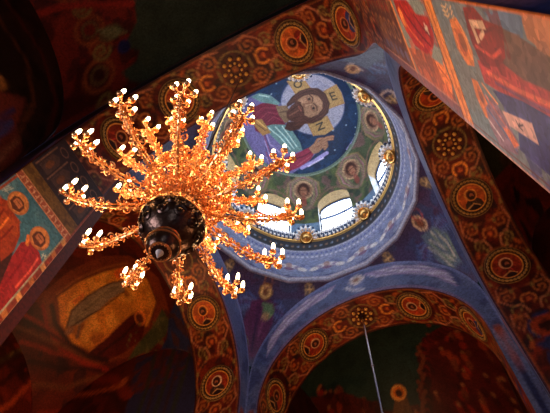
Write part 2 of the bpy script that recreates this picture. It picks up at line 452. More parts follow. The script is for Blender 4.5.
# ---- sail vaults of the four neighbouring bays and the walls that close them
def sail(cx, cy, painter, base, name='ceiling', wide=1.0):
    n = 130; a = lsp(-1, 1, n); X, Y = np.meshgrid(a, a, indexing='ij')
    Z = ZO+np.sqrt(np.maximum(2-X*X-Y*Y, 0)); X = X*wide
    P = Paint(X, Y, base, .018); painter(P)
    P.noise(7, .35, 77); o = grid_mesh(name, toU(X+cx, Y+cy, Z), P.c, flip=True); return tag(o, kind='structure')
OFF = 2+DEP
def paint_near_vault(P):       # over the eye: a plain dull green crown framed by dark red scrollwork
    P.blotch(4, .5, (122, 38, 26), 5, op=.8); P.blotch(8, .6, (52, 22, 22), 6, op=.7)
    for c in ((-1.02,.80), (-.985,.47), (-1.0,.12), (-.95,-.25)):
        P.ring(c, .10, .03, (140, 66, 34)); P.ring(c, .055, .02, (110, 80, 48)); P.spiral((c[0]+.05, c[1]-.2), .09, 1.5, .02, (130, 56, 30)); P.spiral((c[0]+.02, c[1]+.18), .07, 1.4, .02, OLV)
    P.poly([(-.62,-.9),(-.62,.40),(-.60,.44),(-.645,.58),(-.70,.62),(-.77,.68),(-.77,.73),(-.70,.78),(-.74,.84),(-.87,.86),(-.84,.93),(-.75,1.0),(1.2,1.0),(1.2,-.9)], (56, 64, 50))
    P.line([(-1.25,.20),(-1.09,.22),(-.62,.44)], .05, (150, 40, 28))
    P.ell((-.80,.70), .05, .05, (34, 34, 80)); P.ell((-.86,.56), .09, .06, (84, 84, 54), op=.7)
    for k in range(4): P.line([(-.94+.02*k,.50+.03*k),(-.80+.02*k,.55+.02*k)], .012, (120, 120, 80))
def paint_west_vault(P):       # gold sky with a reclining and a bowing figure
    P.blotch(4, .5, (104, 36, 20), 15, op=.8); P.blotch(7, .6, (46, 22, 26), 16, op=.7)
    P.poly([(-.66,.02),(-.3,-.05),(.1,-.04),(.40,.06),(.60,.36),(.56,.7),(.28,.92),(-.1,.98),(-.52,.90),(-.76,.62),(-.78,.36)], (120, 52, 26))
    P.poly([(-.546,.128),(-.297,.101),(.052,.125),(.301,.16),(.456,.354),(.435,.6),(.223,.788),(-.057,.823),(-.484,.763),(-.619,.615),(-.644,.38)], (216, 132, 44))
    g = np.zeros(P.u.size); g[np.hypot((P.u+.1)/.5, (P.v-.47)/.35) < 1] = 1
    P.blotch(9, .5, (236, 160, 62), 17, region=g, op=.8); P.blotch(6, .6, (150, 74, 30), 18, region=g, op=.7)
    P.poly([(-.614,.45),(-.494,.329),(-.274,.28),(-.009,.263),(.165,.293),(.12,.40),(-.1,.43),(-.248,.471),(-.499,.50)], (140, 116, 92))
    for k in range(5): P.line([(-.55+.05*k,.46-.02*k),(-.2+.05*k,.38-.02*k),(.1,.33)], .014, (86, 66, 52) if k % 2 else (160, 136, 104))
    P.line([(-.62,.46),(-.50,.335),(-.28,.285),(-.01,.268),(.16,.298)], .016, (70, 40, 28)); P.line([(-.60,.47),(-.25,.475),(.12,.405)], .014, (70, 40, 28)); P.ell((.20,.335), .055, .05, (96, 60, 40)); P.ell((-.60,.50), .05, .03, (150, 100, 70)); P.line([(-.5,.52),(-.56,.60)], .03, (120, 84, 60))
    P.line([(-.546,.128),(-.297,.101),(.052,.125),(.301,.16),(.456,.354),(.435,.6),(.30,.74)], .02, (86, 40, 24), .7); P.line([(-.54,.10),(-.29,.07),(.06,.09),(.32,.13)], .02, (150, 84, 40))
    P.poly([(-.461,.254),(-.288,.225),(-.33,.28),(-.444,.30)], (224, 120, 46)); P.ell((.187,.214), .09, .06, (224, 100, 34))
    P.poly([(-.518,.771),(-.275,.742),(.006,.66),(.172,.63),(.23,.733),(.102,.891),(-.17,.936),(-.40,.91)], (84, 22, 16))
    P.line([(-.4,.84),(-.1,.8),(.12,.72)], .02, (50, 16, 14)); P.line([(-.48,.765),(-.27,.735),(0,.655)], .016, (220, 120, 46))
    P.ell((.164,.70), .07, .07, (226, 120, 46)); P.ell((.155,.705), .045, .05, (96, 44, 26))
    P.line([(-.634,.175),(-.688,.355),(-.653,.599),(-.521,.8),(-.337,.92)], .045, (44, 18, 18), .9); P.line([(-.70,.123),(-.765,.362),(-.72,.612),(-.55,.856),(-.35,.985)], .03, (140, 34, 22))
    P.poly([(.30,.80),(.482,.662),(.52,.8),(.414,.90),(.184,.985),(-.119,.999),(.016,.92)], (70, 72, 44)); P.blotch(14, .6, (100, 92, 52), 19, region=(P.v > .75)*(P.u > -.1)*1.0, op=.6)
    P.poly([(.42,.92),(.55,.72),(.72,.60),(1,.5),(1,1),(.3,1)], (38, 46, 84)); P.blotch(9, .55, (70, 40, 36), 24, region=((P.u > .5)*(P.v > .6))*1.0, op=.8)
    for k in range(7): P.line([(-.98,-.3+.2*k),(-.86+.02*k,.1+.16*k),(-.62+.05*k,.72+.06*k)], .03, [(150, 44, 26), (40, 18, 20), (110, 60, 34)][k % 3], .8)
    P.blotch(5, .5, (110, 30, 20), 23, region=((P.v < -.1))*1.0, op=.7)
def paint_south_vault(P):      # night-green sky above a dense crowd in red
    P.blotch(3, .5, (44, 66, 58), 25, op=.8)
    r = np.random.RandomState(5)
    P.poly([(.35,.10),(.52,-.10),(.75,-.30),(1,-.4),(1,1),(.0,1),(.08,.72),(.16,.40)], (88, 27, 22))
    P.poly([(-1,-.14),(-.9,.0),(-.80,.16),(-.68,.34),(-.42,.60),(-.3,.66),(0,.70),(0,1),(-1,1)], (86, 30, 22))
    for k in range(150):
        x, y = r.uniform(-1, 1), r.uniform(-.3, 1)
        edge = (.35-y*.35 if x > 0 else -.75+.62*y)
        if (x > 0 and x > edge+.03) or (x < 0 and x < edge-.03) or y > .75:
            P.ell((x, y), r.uniform(.02,.04), r.uniform(.04,.09), [(150, 42, 26), (64, 22, 20), (120, 56, 34), (160, 60, 32)][r.randint(4)], rot=r.uniform(-.5,.5), op=.9)
            if r.rand() < .4: P.ell((x, y-.06), .02, .024, (150, 90, 56))
    for k in range(26):
        f = k/25; x, y = .32-.27*f+r.uniform(-.04,.04), .10+.75*f; P.ell((x, y), .045, .07, [(116, 34, 26), (70, 24, 20), (58, 30, 26)][k % 3], rot=.4); P.ell((x-.02, y-.07), .022, .026, (130, 66, 42))
        x, y = -.78+.36*f+r.uniform(-.03,.03), .16+.42*f; P.ell((x, y), .035, .06, [(96, 34, 24), (64, 26, 22)][k % 2], rot=-.4)
        x = .36+.6*f; P.ell((x, .04-.42*f+r.uniform(-.04,.02)), .05, .06, [(112, 32, 24), (80, 26, 22)][k % 2])
    P.poly([(-.22,.56),(-.09,.60),(-.10,.80),(-.2,1.0),(-.4,.95),(-.32,.7)], (110, 72, 40))
    P.ell((-.155,.517), .088, .088, (255, 132, 36)); P.ring((-.155,.517), .076, .018, (255, 190, 90)); P.ell((-.155,.525), .04, .045, (70, 34, 20))
def paint_east_vault(P):
    P.blotch(3, .5, (52, 50, 34), 35, op=.8)
    P.poly([(-1,.62),(-.5,.58),(-.3,.7),(0,1),(-1,1)], (84, 26, 20)); P.blotch(7, .52, (120, 36, 24), 36, region=(P.v > .6)*1.0, op=.7); P.blotch(9, .6, (40, 16, 20), 37, region=(P.v > .55)*1.0)
    P.ell((-.7,.55), .1, .07, (84, 60, 40), op=.6)
sail(0, -OFF, paint_near_vault, (70, 20, 17), wide=1.25); sail(-OFF, 0, paint_west_vault, (80, 26, 18))
sail(0, OFF, paint_south_vault, (34, 58, 54)); sail(OFF, 0, paint_east_vault, (58, 60, 42))

def lunette(name, cx, cy, side, base, seed, painter=None, out=1.0, wide=1.0):
    n, nz = 70, 110; s = lsp(-1, 1, n); zt = ZO+np.sqrt(np.maximum(1-s*s, 0))
    t = lsp(0, 1, nz)[None]; z = FLOOR*(1-t)+zt[:, None]*t; Sg = np.repeat(s[:, None], nz, 1)
    dx, dy = {'W': (-1, 0), 'E': (1, 0), 'N': (0, -1), 'S': (0, 1)}[side]
    x = cx+dx*out+Sg*abs(dy)*wide; y = cy+dy+Sg*abs(dx)
    P = Paint(Sg, z, base, .02); P.blotch(4, .5, tuple(int(c*1.35) for c in base), seed, op=.8); P.blotch(7, .6, tuple(int(c*.6) for c in base), seed+1, op=.8)
    if painter: painter(P)
    o = grid_mesh(name, toU(x, y, z), P.c, flip=side in 'EN'); return tag(o, kind='structure')
def paint_near_left(P):        # dark wall of the bay over the eye: red bands, a robed row low down
    P.line([(0,3.85),(.5,3.86),(.83,3.62),(1,3.2)], .04, (84, 30, 22)); P.line([(0,3.62),(.5,3.6),(.76,3.35),(.9,2.9)], .03, (110, 60, 34), .7)
    P.poly([(.72,3.3),(.84,3.0),(1,2.9),(1,2.3),(.6,2.3),(.6,3.1)], (110, 46, 40)); P.line([(.80,3.0),(.84,2.7),(.92,2.5)], .04, (60, 66, 130)); P.line([(.74,3.1),(.78,2.7)], .03, (46, 44, 100)); P.line([(.90,2.95),(.95,2.6)], .03, (150, 90, 70))
    for k in range(5): P.ell((.55-.3*k, 2.9), .10, .22, [(110, 46, 24), (40, 40, 92), (120, 30, 34)][k % 3]); P.ell((.55-.3*k, 3.16), .06, .06, (170, 110, 60))
    P.band('v', 2.45, 2.6, (120, 60, 30))
def paint_west_end(P):
    for k in range(8): P.line([(-.9+.25*k,3.0),(-.5+.22*k,3.6),(-.1+.16*k,4.15)], .05, [(60, 22, 20), (190, 76, 40), (96, 34, 24), (120, 100, 56)][k % 4], .85)
    P.blotch(7, .55, (44, 20, 22), 89, op=.8)
def paint_west_wall(P):        # red drapery and a reclining figure, navy ground to the east
    P.poly([(.0,4.2),(.12,3.5),(.2,2.0),(1,2.0),(1,4.2),(.62,4.25),(.42,4.0)], (40, 48, 92)); P.blotch(8, .5, (96, 32, 24), 88, region=((P.u > -.1)*(P.v > 3.6))*1.0, op=.8)
    P.line([(-1,4.0),(-.6,4.12),(-.2,3.95),(.1,3.6)], .10, (130, 40, 24)); P.line([(-1,3.8),(-.5,3.9),(-.1,3.7),(.1,3.4)], .05, (46, 18, 20))
    P.line([(-.9,4.0),(-.45,3.86),(-.1,3.80)], .05, (170, 76, 36)); P.ell((-.05,3.84), .05, .06, (180, 90, 50))
    for k in range(5): P.line([(.25+.12*k,4.1),(.3+.1*k,3.6),(.28+.1*k,2.8)], .04, (54, 40, 56) if k % 2 else (44, 56, 50))
def paint_near_right(P):
    for k in range(40):
        y0 = -1+.05*k
        P.line([(y0, .2), (y0+.1, 1.0), (y0+.02, 1.8)], .012, (140, 130, 190) if k % 2 else (60, 60, 130))
lunette('wall_nave_west', 0, -OFF, 'W', (40, 24, 20), 41, paint_near_left, out=1.25); lunette('wall_nave_east', 0, -OFF, 'E', (30, 32, 70), 43, paint_near_right, out=1.25); lunette('wall_nave_north', 0, -OFF, 'N', (90, 50, 36), 45, wide=1.25)
lunette('wall_west_end', -OFF, 0, 'W', (100, 34, 22), 47, paint_west_end); lunette('wall_west_north', -OFF, 0, 'N', (60, 28, 22), 49); lunette('wall_west_south', -OFF, 0, 'S', (70, 24, 18), 51, paint_west_wall)
lunette('wall_east_end', OFF, 0, 'E', (60, 26, 20), 53); lunette('wall_east_north', OFF, 0, 'N', (60, 28, 22), 55); lunette('wall_east_south', OFF, 0, 'S', (70, 24, 20), 57)
lunette('wall_south_end', 0, OFF, 'S', (66, 24, 20), 59); lunette('wall_south_west', 0, OFF, 'W', (60, 24, 20), 61); lunette('wall_south_east', 0, OFF, 'E', (60, 24, 20), 63)

# ---- piers (solid, just behind their mosaic skins) and floor
def pier(sx, sy):
    g = .006; back = .095 if (sx > 0 and sy < 0) else 0
    prof = [(RI+g, 1+DEP-g), (RI+g, 1+back+g), (1+g, 1+back+g) if back else (1-.001+g, 1+g), (1+g, RI+g), (1+DEP-g, RI+g), (1+DEP-g, 1+DEP-g)]
    mb = MB(); n = len(prof); z0, z1 = FLOOR, ZS-.1
    vs = [U(sx*a, sy*b, z0) for a, b in prof]+[U(sx*a, sy*b, z1) for a, b in prof]
    mb.add(vs, [(i, (i+1) % n, n+(i+1) % n, n+i) for i in range(n)]+[tuple(range(n-1, -1, -1)), tuple(range(n, 2*n))])
    o = mb.build('wall_pier', M['mosaic'], smooth=False); mesh_colour(o, (74, 30, 30)); tag(o, kind='structure')
    bm = MB()
    q = [U(sx*a, sy*b, 0) for a, b in ((RI-.03, 1+DEP), (RI-.03, RI-.03), (1+DEP, RI-.03), (1+DEP, 1+DEP))]
    vs = [(a[0], a[1], 0) for a in q]+[(a[0], a[1], 1.2) for a in q]
    bm.add(vs, [(i, (i+1) % 4, 4+(i+1) % 4, 4+i) for i in range(4)]+[(3,2,1,0), (4,5,6,7)])
    b = bm.build('baseboard_pier', M['stone'], smooth=False); tag(b, kind='structure')
for sx in (-1, 1):
    for sy in (-1, 1): pier(sx, sy)
fl = MB().box(U(0, 0, FLOOR)[:2]+(-.05,), (OFF*S+S+.4, OFF*S+S+.4, .05)).build('floor', M['floor'], smooth=False); tag(fl, kind='structure')

# ------------------------------------------------------------------ drum
def ring_surface(name, prof, nphi, base, painter, flip=True, sides=None, parent=None):
    pr = np.array(prof); L = np.concatenate([[0], np.cumsum(np.hypot(*(np.diff(pr, axis=0).T)))])
    k = max(12, int(L[-1]/.012)); l = lsp(0, L[-1], k); r = np.interp(l, L, pr[:,0]); z = np.interp(l, L, pr[:,1])
    ph = lsp(0, 2*PI, nphi+1)
    PH, LL = np.meshgrid(ph, l, indexing='ij'); R_ = np.repeat(r[None], nphi+1, 0); Z_ = np.repeat(z[None], nphi+1, 0)
    if sides:
        a = 2*PI/sides; R_ = R_*math.cos(a/2)/np.cos(((PH-a/2) % a)-a/2)*1.01
    P = Paint(PH*.95, Z_, base, .01); painter(P)
    return grid_mesh(name, toU(R_*np.cos(PH), R_*np.sin(PH), Z_), P.c, flip=flip, parent=parent)
def paint_drum(P):
    P.blotch(7, .5, (140, 152, 190), 71, op=.8); P.blotch(13, .6, (84, 96, 150), 72, op=.6)
    P.band('v', 4.19, 4.235, (176, 182, 206)); P.band('v', 4.235, 4.255, (56, 62, 116))
    for k in range(16):        # small pale winged heads round the drum
        c = (k+.5)*2*PI/16*.95
        for sg in (-1, 1):
            for j in range(3): P.ell((c+sg*(.06+.035*j), 4.41-.02*j), .05, .03, (226, 226, 230) if j % 2 == 0 else (150, 140, 176), rot=-sg*.5)
        P.ell((c, 4.43), .035, .045, (176, 150, 150)); P.ell((c, 4.37), .05, .025, (128, 96, 132))
        P.ell((c+.185, 4.40), .03, .05, (150, 164, 210), op=.7)
    P.band('v', 4.545, 4.555, (150, 156, 200))
    P.band('v', 4.555, 4.66, (130, 142, 182))
    for k in range(120):
        c = (k+.5)*2*PI/120*.95
        P.ell((c, 4.58), .014, .014, (200, 206, 226)); P.ell((c, 4.625), .012, .016, (78, 92, 160))
    P.band('v', 4.66, 4.675, (176, 186, 214))
    P.band('v', 4.675, 4.805, (20, 24, 40))
    for k in range(96):
        c = (k+.5)*2*PI/96*.95
        P.ell((c, 4.735), .011, .014, (120, 136, 166) if k % 2 else (140, 104, 80))
o = ring_surface('wall_drum', [(.985, 4.235), (.978, 4.30), (.97, 4.52), (.962, 4.555), (.945, 4.66), (.935, 4.675), (.906, 4.80)], 400, (128, 144, 186), paint_drum); tag(o, kind='structure')
def paint_fillet(P): P.band('v', 4.17, 4.20, (150, 158, 190)); P.band('v', 4.2, 4.226, (188, 192, 212))
o = ring_surface('trim_5', [(1.03, 4.205), (1.005, 4.165), (.99, 4.17), (.985, 4.185), (.985, 4.222), (.972, 4.232), (.985, 4.25)], 192, (108, 120, 176), paint_fillet, sides=16); tag(o, kind='structure')

# gilded cornice under the windows, its bosses and cresting
gm = MB(); N = 144
gm.lathe([(r*S, z*S+CZ) for r, z in ((.955, 4.798), (.905, 4.80), (.898, 4.81), (.891, 4.815), (.887, 4.826), (.891, 4.838), (.897, 4.845), (.955, 4.846))], (0,0,0), N)
gm.f = [f for f in gm.f if len(f) == 4]; gm.mi = [0]*len(gm.f)
gm.f = [f[::-1] for f in gm.f]
cor = gm.build('trim_6', M['gold']); tag(cor, kind='structure')
def boss(k):
    a = math.radians(22.5+45*k); rad = Vector((math.cos(a), math.sin(a), 0)); tan = Vector((-math.sin(a), math.cos(a), 0)); up = Vector((0,0,1))
    c = Vector(U(.878*math.cos(a), .878*math.sin(a), 4.845)); mb = MB()
    inn = (-rad*.72-up*.70); up = (up*.72-rad*.70)
    def place(b):
        b.v = [tuple(c + tan*p[0] + up*p[1] + inn*p[2]) for p in b.v]; return b
    b = MB(); b.lathe([(.001, .16), (.06, .155), (.10, .12), (.115, .08), (.15, .07), (.17, .10), (.20, .11), (.225, .08), (.235, 0), (.235, -.12)][::-1], (0,0,0), 24)
    o = place(b).build('boss', M['gold'], cor)
    p = MB()          # palmette of white petals above and beside the boss
    for j in range(-4, 5):
        t = j*.42; r0, r1 = .24, .47 - .02*abs(j)
        d = Vector((math.sin(t), math.cos(t)*1.0))
        p.tube([(d.x*r0, d.y*r0+.02, 0), (d.x*(r0+.08), d.y*(r0+.08)+.02, .03), (d.x*r1, d.y*r1+.02, 0)], [.035, .065, .015], 6)
        q = t+.21
        if j < 4: p.ball((math.sin(q)*.43, math.cos(q)*.43+.02, 0), .045, 6, mi=1)
    place(p).build('palmette', [M['white'], M['lead']], cor)
def cresting(k):
    p = MB(); n = 11
    for j in range(n):
        a = math.radians(22.5+45*k + 6.6 + (45-13.2)*(j+.5)/n); r = .892
        base = Vector(U(r*math.cos(a), r*math.sin(a), 4.846)); tan = Vector((-math.sin(a), math.cos(a), 0)); up = Vector((0,0,1))
        loop = [base + tan*(.062*math.cos(t)) + up*(.26 + .16*math.sin(t)) for t in lsp(-PI*.5, PI*1.5, 13)[:-1]]
        p.tube(loop, .036, 5, closed=True)
        p.tube([base-up*.01, base+up*.14], [.055, .03], 5)
        p.ball(base+up*.47, .045, 6); p.ball(base+up*.26, .05, 6, mi=1)
        b2 = base + tan*.078
        p.tube([b2-up*.02, b2+up*.16, b2+up*.46], [.035, .055, .012], 5, mi=1)
    p.build('cresting', [M['white'], M['lead']], cor)
for k in range(8): boss(k); cresting(k)

# ------------------------------------------------------------------ dome with its eight windows
HW = math.radians(12.6); SILL = 4.93; SPR = 5.80; RISE = .225
def Rz(z): return np.where(z < ZD, RD, np.sqrt(np.maximum(RD**2-(np.maximum(z, ZD)-ZD)**2, 0)))
def zarch(d): return SPR + RISE*np.sqrt(np.maximum(1-(d/HW)**2, 0))
def azim(PH, Z):
    th = np.arccos(np.clip((Z-ZD)/RD, -1, 1)); rho = np.where(Z >= ZD, RD*th, RD*PI/2+(ZD-Z))
    return rho*np.cos(PH), rho*np.sin(PH)
def paint_dome(P):
    rho = np.hypot(P.u, P.v); ph = np.arctan2(P.v, P.u)
    P.blotch(5, .5, (84, 96, 60), 81, op=.8); P.blotch(9, .58, (112, 80, 82), 82, op=.7); P.blotch(7, .6, (38, 54, 46), 83, op=.9)
    g = (rho > 1.95)*1.0; P._put(np.arange(rho.size), g*.9, (92, 118, 150)); P.blotch(12, .55, (110, 136, 160), 84, region=g, op=.7)
    for k in range(8):
        a = math.radians(22.5+45*k); e = np.array([math.cos(a), math.sin(a)]); t = np.array([-e[1], e[0]])
        pt = lambda r, s_: tuple(e*r+t*s_)
        for j in range(7):      # folded wings around each face, brown, mauve and green
            col = [(140, 112, 84), (92, 104, 64), (150, 108, 116), (104, 74, 72), (128, 134, 96), (112, 70, 84), (84, 98, 70)][j]
            q = .34-.03*j
            P.line([pt(.86+.02*j, 0), pt(1.0, q*.72), pt(1.22, q*.82), pt(1.44, q*.5), pt(1.60-.02*j, .03)], .032, col, .9)
            P.line([pt(.86+.02*j, 0), pt(1.0, -q*.72), pt(1.22, -q*.82), pt(1.44, -q*.5), pt(1.60-.02*j, -.03)], .032, col, .9)
        P.ell(pt(1.13, 0), .18, .14, (134, 100, 82), rot=a); P.ring(pt(1.13, 0), .155, .02, (186, 152, 116)); P.ell(pt(1.12, 0), .125, .10, (60, 36, 32), rot=a)
        P.ell(pt(1.15, 0), .085, .062, (150, 104, 82), rot=a); P.line([pt(1.12, -.035), pt(1.12, .035)], .014, (80, 48, 38)); P.line([pt(1.125, 0), pt(1.165, .006)], .012, (120, 78, 60)); P.line([pt(1.19, -.02), pt(1.19, .02)], .012, (130, 60, 50))
        P.ell(pt(1.36, 0), .12, .05, (134, 66, 60), rot=a, op=.8)
        w_ = math.radians(45*k); e2 = np.array([math.cos(w_), math.sin(w_)]); t2 = np.array([-e2[1], e2[0]])
        P.line([tuple(e2*(1.46-.26*math.cos(q))+t2*(.29*math.sin(q))) for q in lsp(-1.5, 1.5, 14)], .035, (122, 96, 84), .8)
    P.noise(8, .28, 13)
    ringa = ((rho > .86) & (rho < .90))*1.0; P._put(np.arange(rho.size), ringa, (120, 136, 120))

def dome():
    parts = []
    for k in range(8):
        c = math.radians(45*k)
        ph = c+lsp(HW, math.radians(45)-HW, 22); z = lsp(4.855, 6.06, 60)
        parts.append(np.meshgrid(ph, z, indexing='ij'))
        d = lsp(-HW, HW, 27); PH = np.repeat((c+d)[:, None], 16, 1); t = lsp(0, 1, 16)[None]
        parts.append((PH, zarch(d)[:, None]*(1-t)+6.06*t))
        PH = np.repeat((c+d)[:, None], 5, 1); t = lsp(0, 1, 5)[None]; parts.append((PH, np.full((27, 1), 4.855)*(1-t)+SILL*t))
    th0 = math.acos((6.06-ZD)/RD); th = lsp(th0, 1e-3, 70)
    PH, TH = np.meshgrid(lsp(0, 2*PI, 281), th, indexing='ij'); parts.append((PH, ZD+RD*np.cos(TH)))
    V_, F_, C_ = [], [], []; b = 0
    for PH, Z in parts:
        r = Rz(Z); X = toU(r*np.cos(PH), r*np.sin(PH), Z); P = Paint(*azim(PH, Z), (66, 76, 56), .014); paint_dome(P)
        nu, nv = PH.shape; i, j = np.meshgrid(np.arange(nu-1), np.arange(nv-1), indexing='ij'); a = i*nv+j+b
        F_.append(np.stack([a, a+1, a+nv+1, a+nv], -1).reshape(-1, 4)); V_.append(X.reshape(-1, 3)); C_.append(P.c); b += nu*nv
    V_ = np.concatenate(V_); F_ = np.concatenate(F_); C_ = np.concatenate(C_)
    me = bpy.data.meshes.new('ceiling_dome'); me.vertices.add(len(V_)); me.vertices.foreach_set('co', V_.astype(np.float32).ravel())
    me.loops.add(len(F_)*4); me.loops.foreach_set('vertex_index', F_.astype(np.int32).ravel()); me.polygons.add(len(F_)); me.polygons.foreach_set('loop_start', np.arange(len(F_), dtype=np.int32)*4); me.update(calc_edges=True)
    at = me.color_attributes.new('Col', 'FLOAT_COLOR', 'POINT'); at.data.foreach_set('color', np.concatenate([C_, np.ones((len(C_), 1))], 1).astype(np.float32).ravel())
    me.materials.append(M['mosaic']); me.polygons.foreach_set('use_smooth', np.ones(len(F_), bool))
    tag(link('ceiling_dome', me), kind='structure')
dome()

def window(k):
    c = math.radians(45*k); RO = 1.10
    d = lsp(-HW, HW, 27)
    out = [(-HW, z) for z in lsp(SILL, SPR, 12)[:-1]] + list(zip(d, zarch(d))) + [(HW, z) for z in lsp(SPR, SILL, 12)[1:]] + [(q, SILL) for q in lsp(HW, -HW, 14)[1:]]
    out = np.array(out); n = len(out); t = lsp(0, 1, 9)
    PH = np.repeat((c+out[:,0])[:, None], 9, 1); Z = np.repeat(out[:,1][:, None], 9, 1); r = Rz(Z)*(1-t)+RO*t
    P = Paint(np.repeat(np.arange(n)[:, None], 9, 1)*1.0, np.repeat(t[None], n, 0)*1.0, (130, 136, 146), .05)
    top = (Z.ravel() > SPR-.02); i = np.nonzero(top)[0]; P._put(i, np.ones(i.size), (120, 98, 62))
    e = np.nonzero((P.v > .8) & top)[0]; P._put(e, np.full(e.size, .9), (70, 56, 42))
    o = grid_mesh('window_%d' % (k+1), toU(r*np.cos(PH), r*np.sin(PH), Z), P.c); tag(o, kind='structure')
    pr = RO-.004; t = lsp(0, 1, 12)[None]; dd = lsp(-HW*1.0, HW*1.0, 27); zt = zarch(dd)
    PHp = np.repeat((c+dd)[:, None], 12, 1); Zp = SILL*(1-t)+zt[:, None]*t
    grid_mesh('pane', toU(pr*np.cos(PHp), pr*np.sin(PHp), Zp), np.ones((27*12, 3)), parent=o, material=M['pane'])
    b = MB(); rb = RO-.016; at = lambda q, z: Vector(U(rb*math.cos(c+q), rb*math.sin(c+q), z))
    b.tube([at(q, z) for q, z in [(-HW*.97, SILL+.01)]+[(-HW*.97, z) for z in lsp(5.1, SPR, 5)]+[(q, zq-.012) for q, zq in zip(d*.97, zarch(d))]+[(HW*.97, z) for z in lsp(SPR, 5.1, 5)]+[(HW*.97, SILL+.01)]], .032, 6)
    for z in (5.28, 5.66): b.tube([at(q, z) for q in lsp(-HW, HW, 8)], .05, 5)
    for z in (5.47,): b.tube([at(q, z) for q in lsp(-HW, HW, 8)], .018, 5)
    b.tube([at(-HW*.33, z) for z in lsp(SILL, 5.98, 6)], .016, 5); b.tube([at(HW*.36, z) for z in lsp(SILL, 5.98, 6)], .006, 5)
    b.build('window_bars', M['lead'], o)
for k in range(8): window(k)

# ---- the great figure in the crown of the dome
def great_mosaic():
    nr, na = 120, 380; RM = .875
    rho = lsp(1e-3, RM, nr)[:, None]; PH = lsp(0, 2*PI, na+1)[None]
    rho = np.repeat(rho, na+1, 1); PH = np.repeat(PH, nr, 0); th = rho/RD; rr = RD-.008
    X = toU(rr*np.sin(th)*np.cos(PH), rr*np.sin(th)*np.sin(PH), ZD+rr*np.cos(th))
    P = Paint(rho*np.cos(PH), rho*np.sin(PH), (20, 40, 72), .011)
    P.blotch(5, .5, (26, 52, 86), 91, op=.8); P.blotch(8, .62, (15, 28, 58), 92, op=.8)
    r = np.random.RandomState(3)
    for k in range(60): P.ell((r.uniform(-.8,.8), r.uniform(-.8,.8)), .010, .010, (150, 176, 200), op=.8)
    HAL = (.232, -.055)
    P.ell(HAL, .445, .445, (80, 90, 126)); P.ell(HAL, .432, .432, (146, 145, 164))
    halo = ((np.hypot(P.u-HAL[0], P.v-HAL[1]) < .43))*1.0; P.blotch(9, .55, (130, 132, 158), 93, region=halo, op=.8)
    gold = (158, 126, 80)
    P.poly([(.05,-.50),(.25,-.515),(.29,-.22),(.07,-.22)], gold); P.poly([(.40,-.145),(.655,-.20),(.672,-.06),(.648,.09),(.37,.10)], gold); P.poly([(.04,.16),(.33,.18),(.345,.385),(.20,.41),(.046,.36)], gold)
    for pl in ([(.05,-.50),(.07,-.22)], [(.25,-.515),(.29,-.22)], [(.40,-.145),(.655,-.20)], [(.37,.10),(.648,.09)], [(.04,.16),(.046,.36)], [(.33,.18),(.345,.385)]): P.line(pl, .014, (150, 112, 70))
    dk = (44, 44, 44)
    P.ring((.155,-.39), .048, .022, dk)                                                     # O
    P.line([(.50,-.10),(.57,-.10)], .02, dk); P.line([(.50,.0),(.57,.0)], .02, dk); P.line([(.50,-.05),(.56,-.05)], .02, dk); P.line([(.50,-.10),(.50,.0)], .02, dk)   # omega, lying with the head
    P.line([(.14,.24),(.23,.24)], .02, dk); P.line([(.14,.32),(.23,.32)], .02, dk); P.line([(.23,.24),(.14,.32)], .02, dk)   # N
    # mantle and tunic
    P.poly([(-.60,-.62),(-.464,-.604),(-.364,-.559),(-.243,-.432),(-.174,-.25),(-.2,.0),(-.18,.363),(-.19,.50),(-.05,.50),(-.03,.60),(-.2,.67),(-.5,.72),(-.9,.4),(-.9,-.4)], (100, 92, 140))
    P.poly([(-.62,-.293),(-.523,-.42),(-.393,-.397),(-.20,-.266),(-.253,-.119),(-.235,.063),(-.437,0),(-.56,.05),(-.66,-.1)], (102, 26, 48))
    for k in range(6): P.line([(-.60+.03*k,-.30+.05*k),(-.42+.02*k,-.33+.05*k),(-.26,-.22+.05*k)], .012, (88, 18, 42) if k % 2 else (124, 46, 62))
    P.poly([(-.50,-.60),(-.364,-.565),(-.243,-.432),(-.174,-.25),(-.219,-.245),(-.40,-.42)], AQU); P.line([(-.45,-.55),(-.33,-.47),(-.20,-.27)], .014, (90, 128, 134)); P.line([(-.38,-.54),(-.27,-.42)], .012, (180, 206, 200))
    P.poly([(-.50,-.07),(-.40,-.04),(-.244,.052),(-.192,.177),(-.165,.363),(-.18,.475),(-.36,.44),(-.43,.25),(-.50,.05)], AQU)
    for k in range(6): P.line([(-.47+.045*k,-.03+.02*k),(-.38+.03*k,.18+.01*k),(-.33+.025*k,.40)], .014, (86, 126, 132) if k % 2 else (176, 204, 200))
    for k in range(9): P.line([(-.52-.03*k,-.1+.07*k),(-.56-.03*k,.18+.05*k),(-.46-.03*k,.42+.04*k)], .02, [(146, 132, 182), (72, 66, 116), (120, 60, 96)][k % 3], .9)
    P.poly([(-.479,.45),(-.276,.48),(-.068,.480),(-.02,.57),(-.12,.64),(-.30,.68),(-.526,.66)], (128, 36, 62)); P.line([(-.42,.52),(-.2,.56),(-.05,.55)], .016, (84, 18, 40)); P.line([(-.35,.64),(-.1,.60)], .012, (160, 74, 90))
    P.line([(-.30,.70),(-.10,.69),(.13,.655)], .05, (150, 140, 196)); P.line([(-.2,.72),(.05,.70)], .02, (196, 186, 220)); P.line([(.45,.72),(.58,.64),(.70,.54)], .035, (140, 130, 190)); P.line([(.40,.78),(.52,.68)], .03, (84, 112, 70))
    P.poly([(-.66,-.28),(-.50,-.19),(-.47,.05),(-.60,.02)], (150, 110, 62)); P.line([(-.62,-.22),(-.53,-.02)], .012, (90, 56, 40)); P.line([(-.57,-.22),(-.50,-.04)], .012, (200, 160, 90))
    # blessing hand: palm and unequal fingers
    P.poly([(-.09,.49),(.02,.455),(.12,.47),(.14,.55),(.02,.60),(-.06,.59)], SKIN)
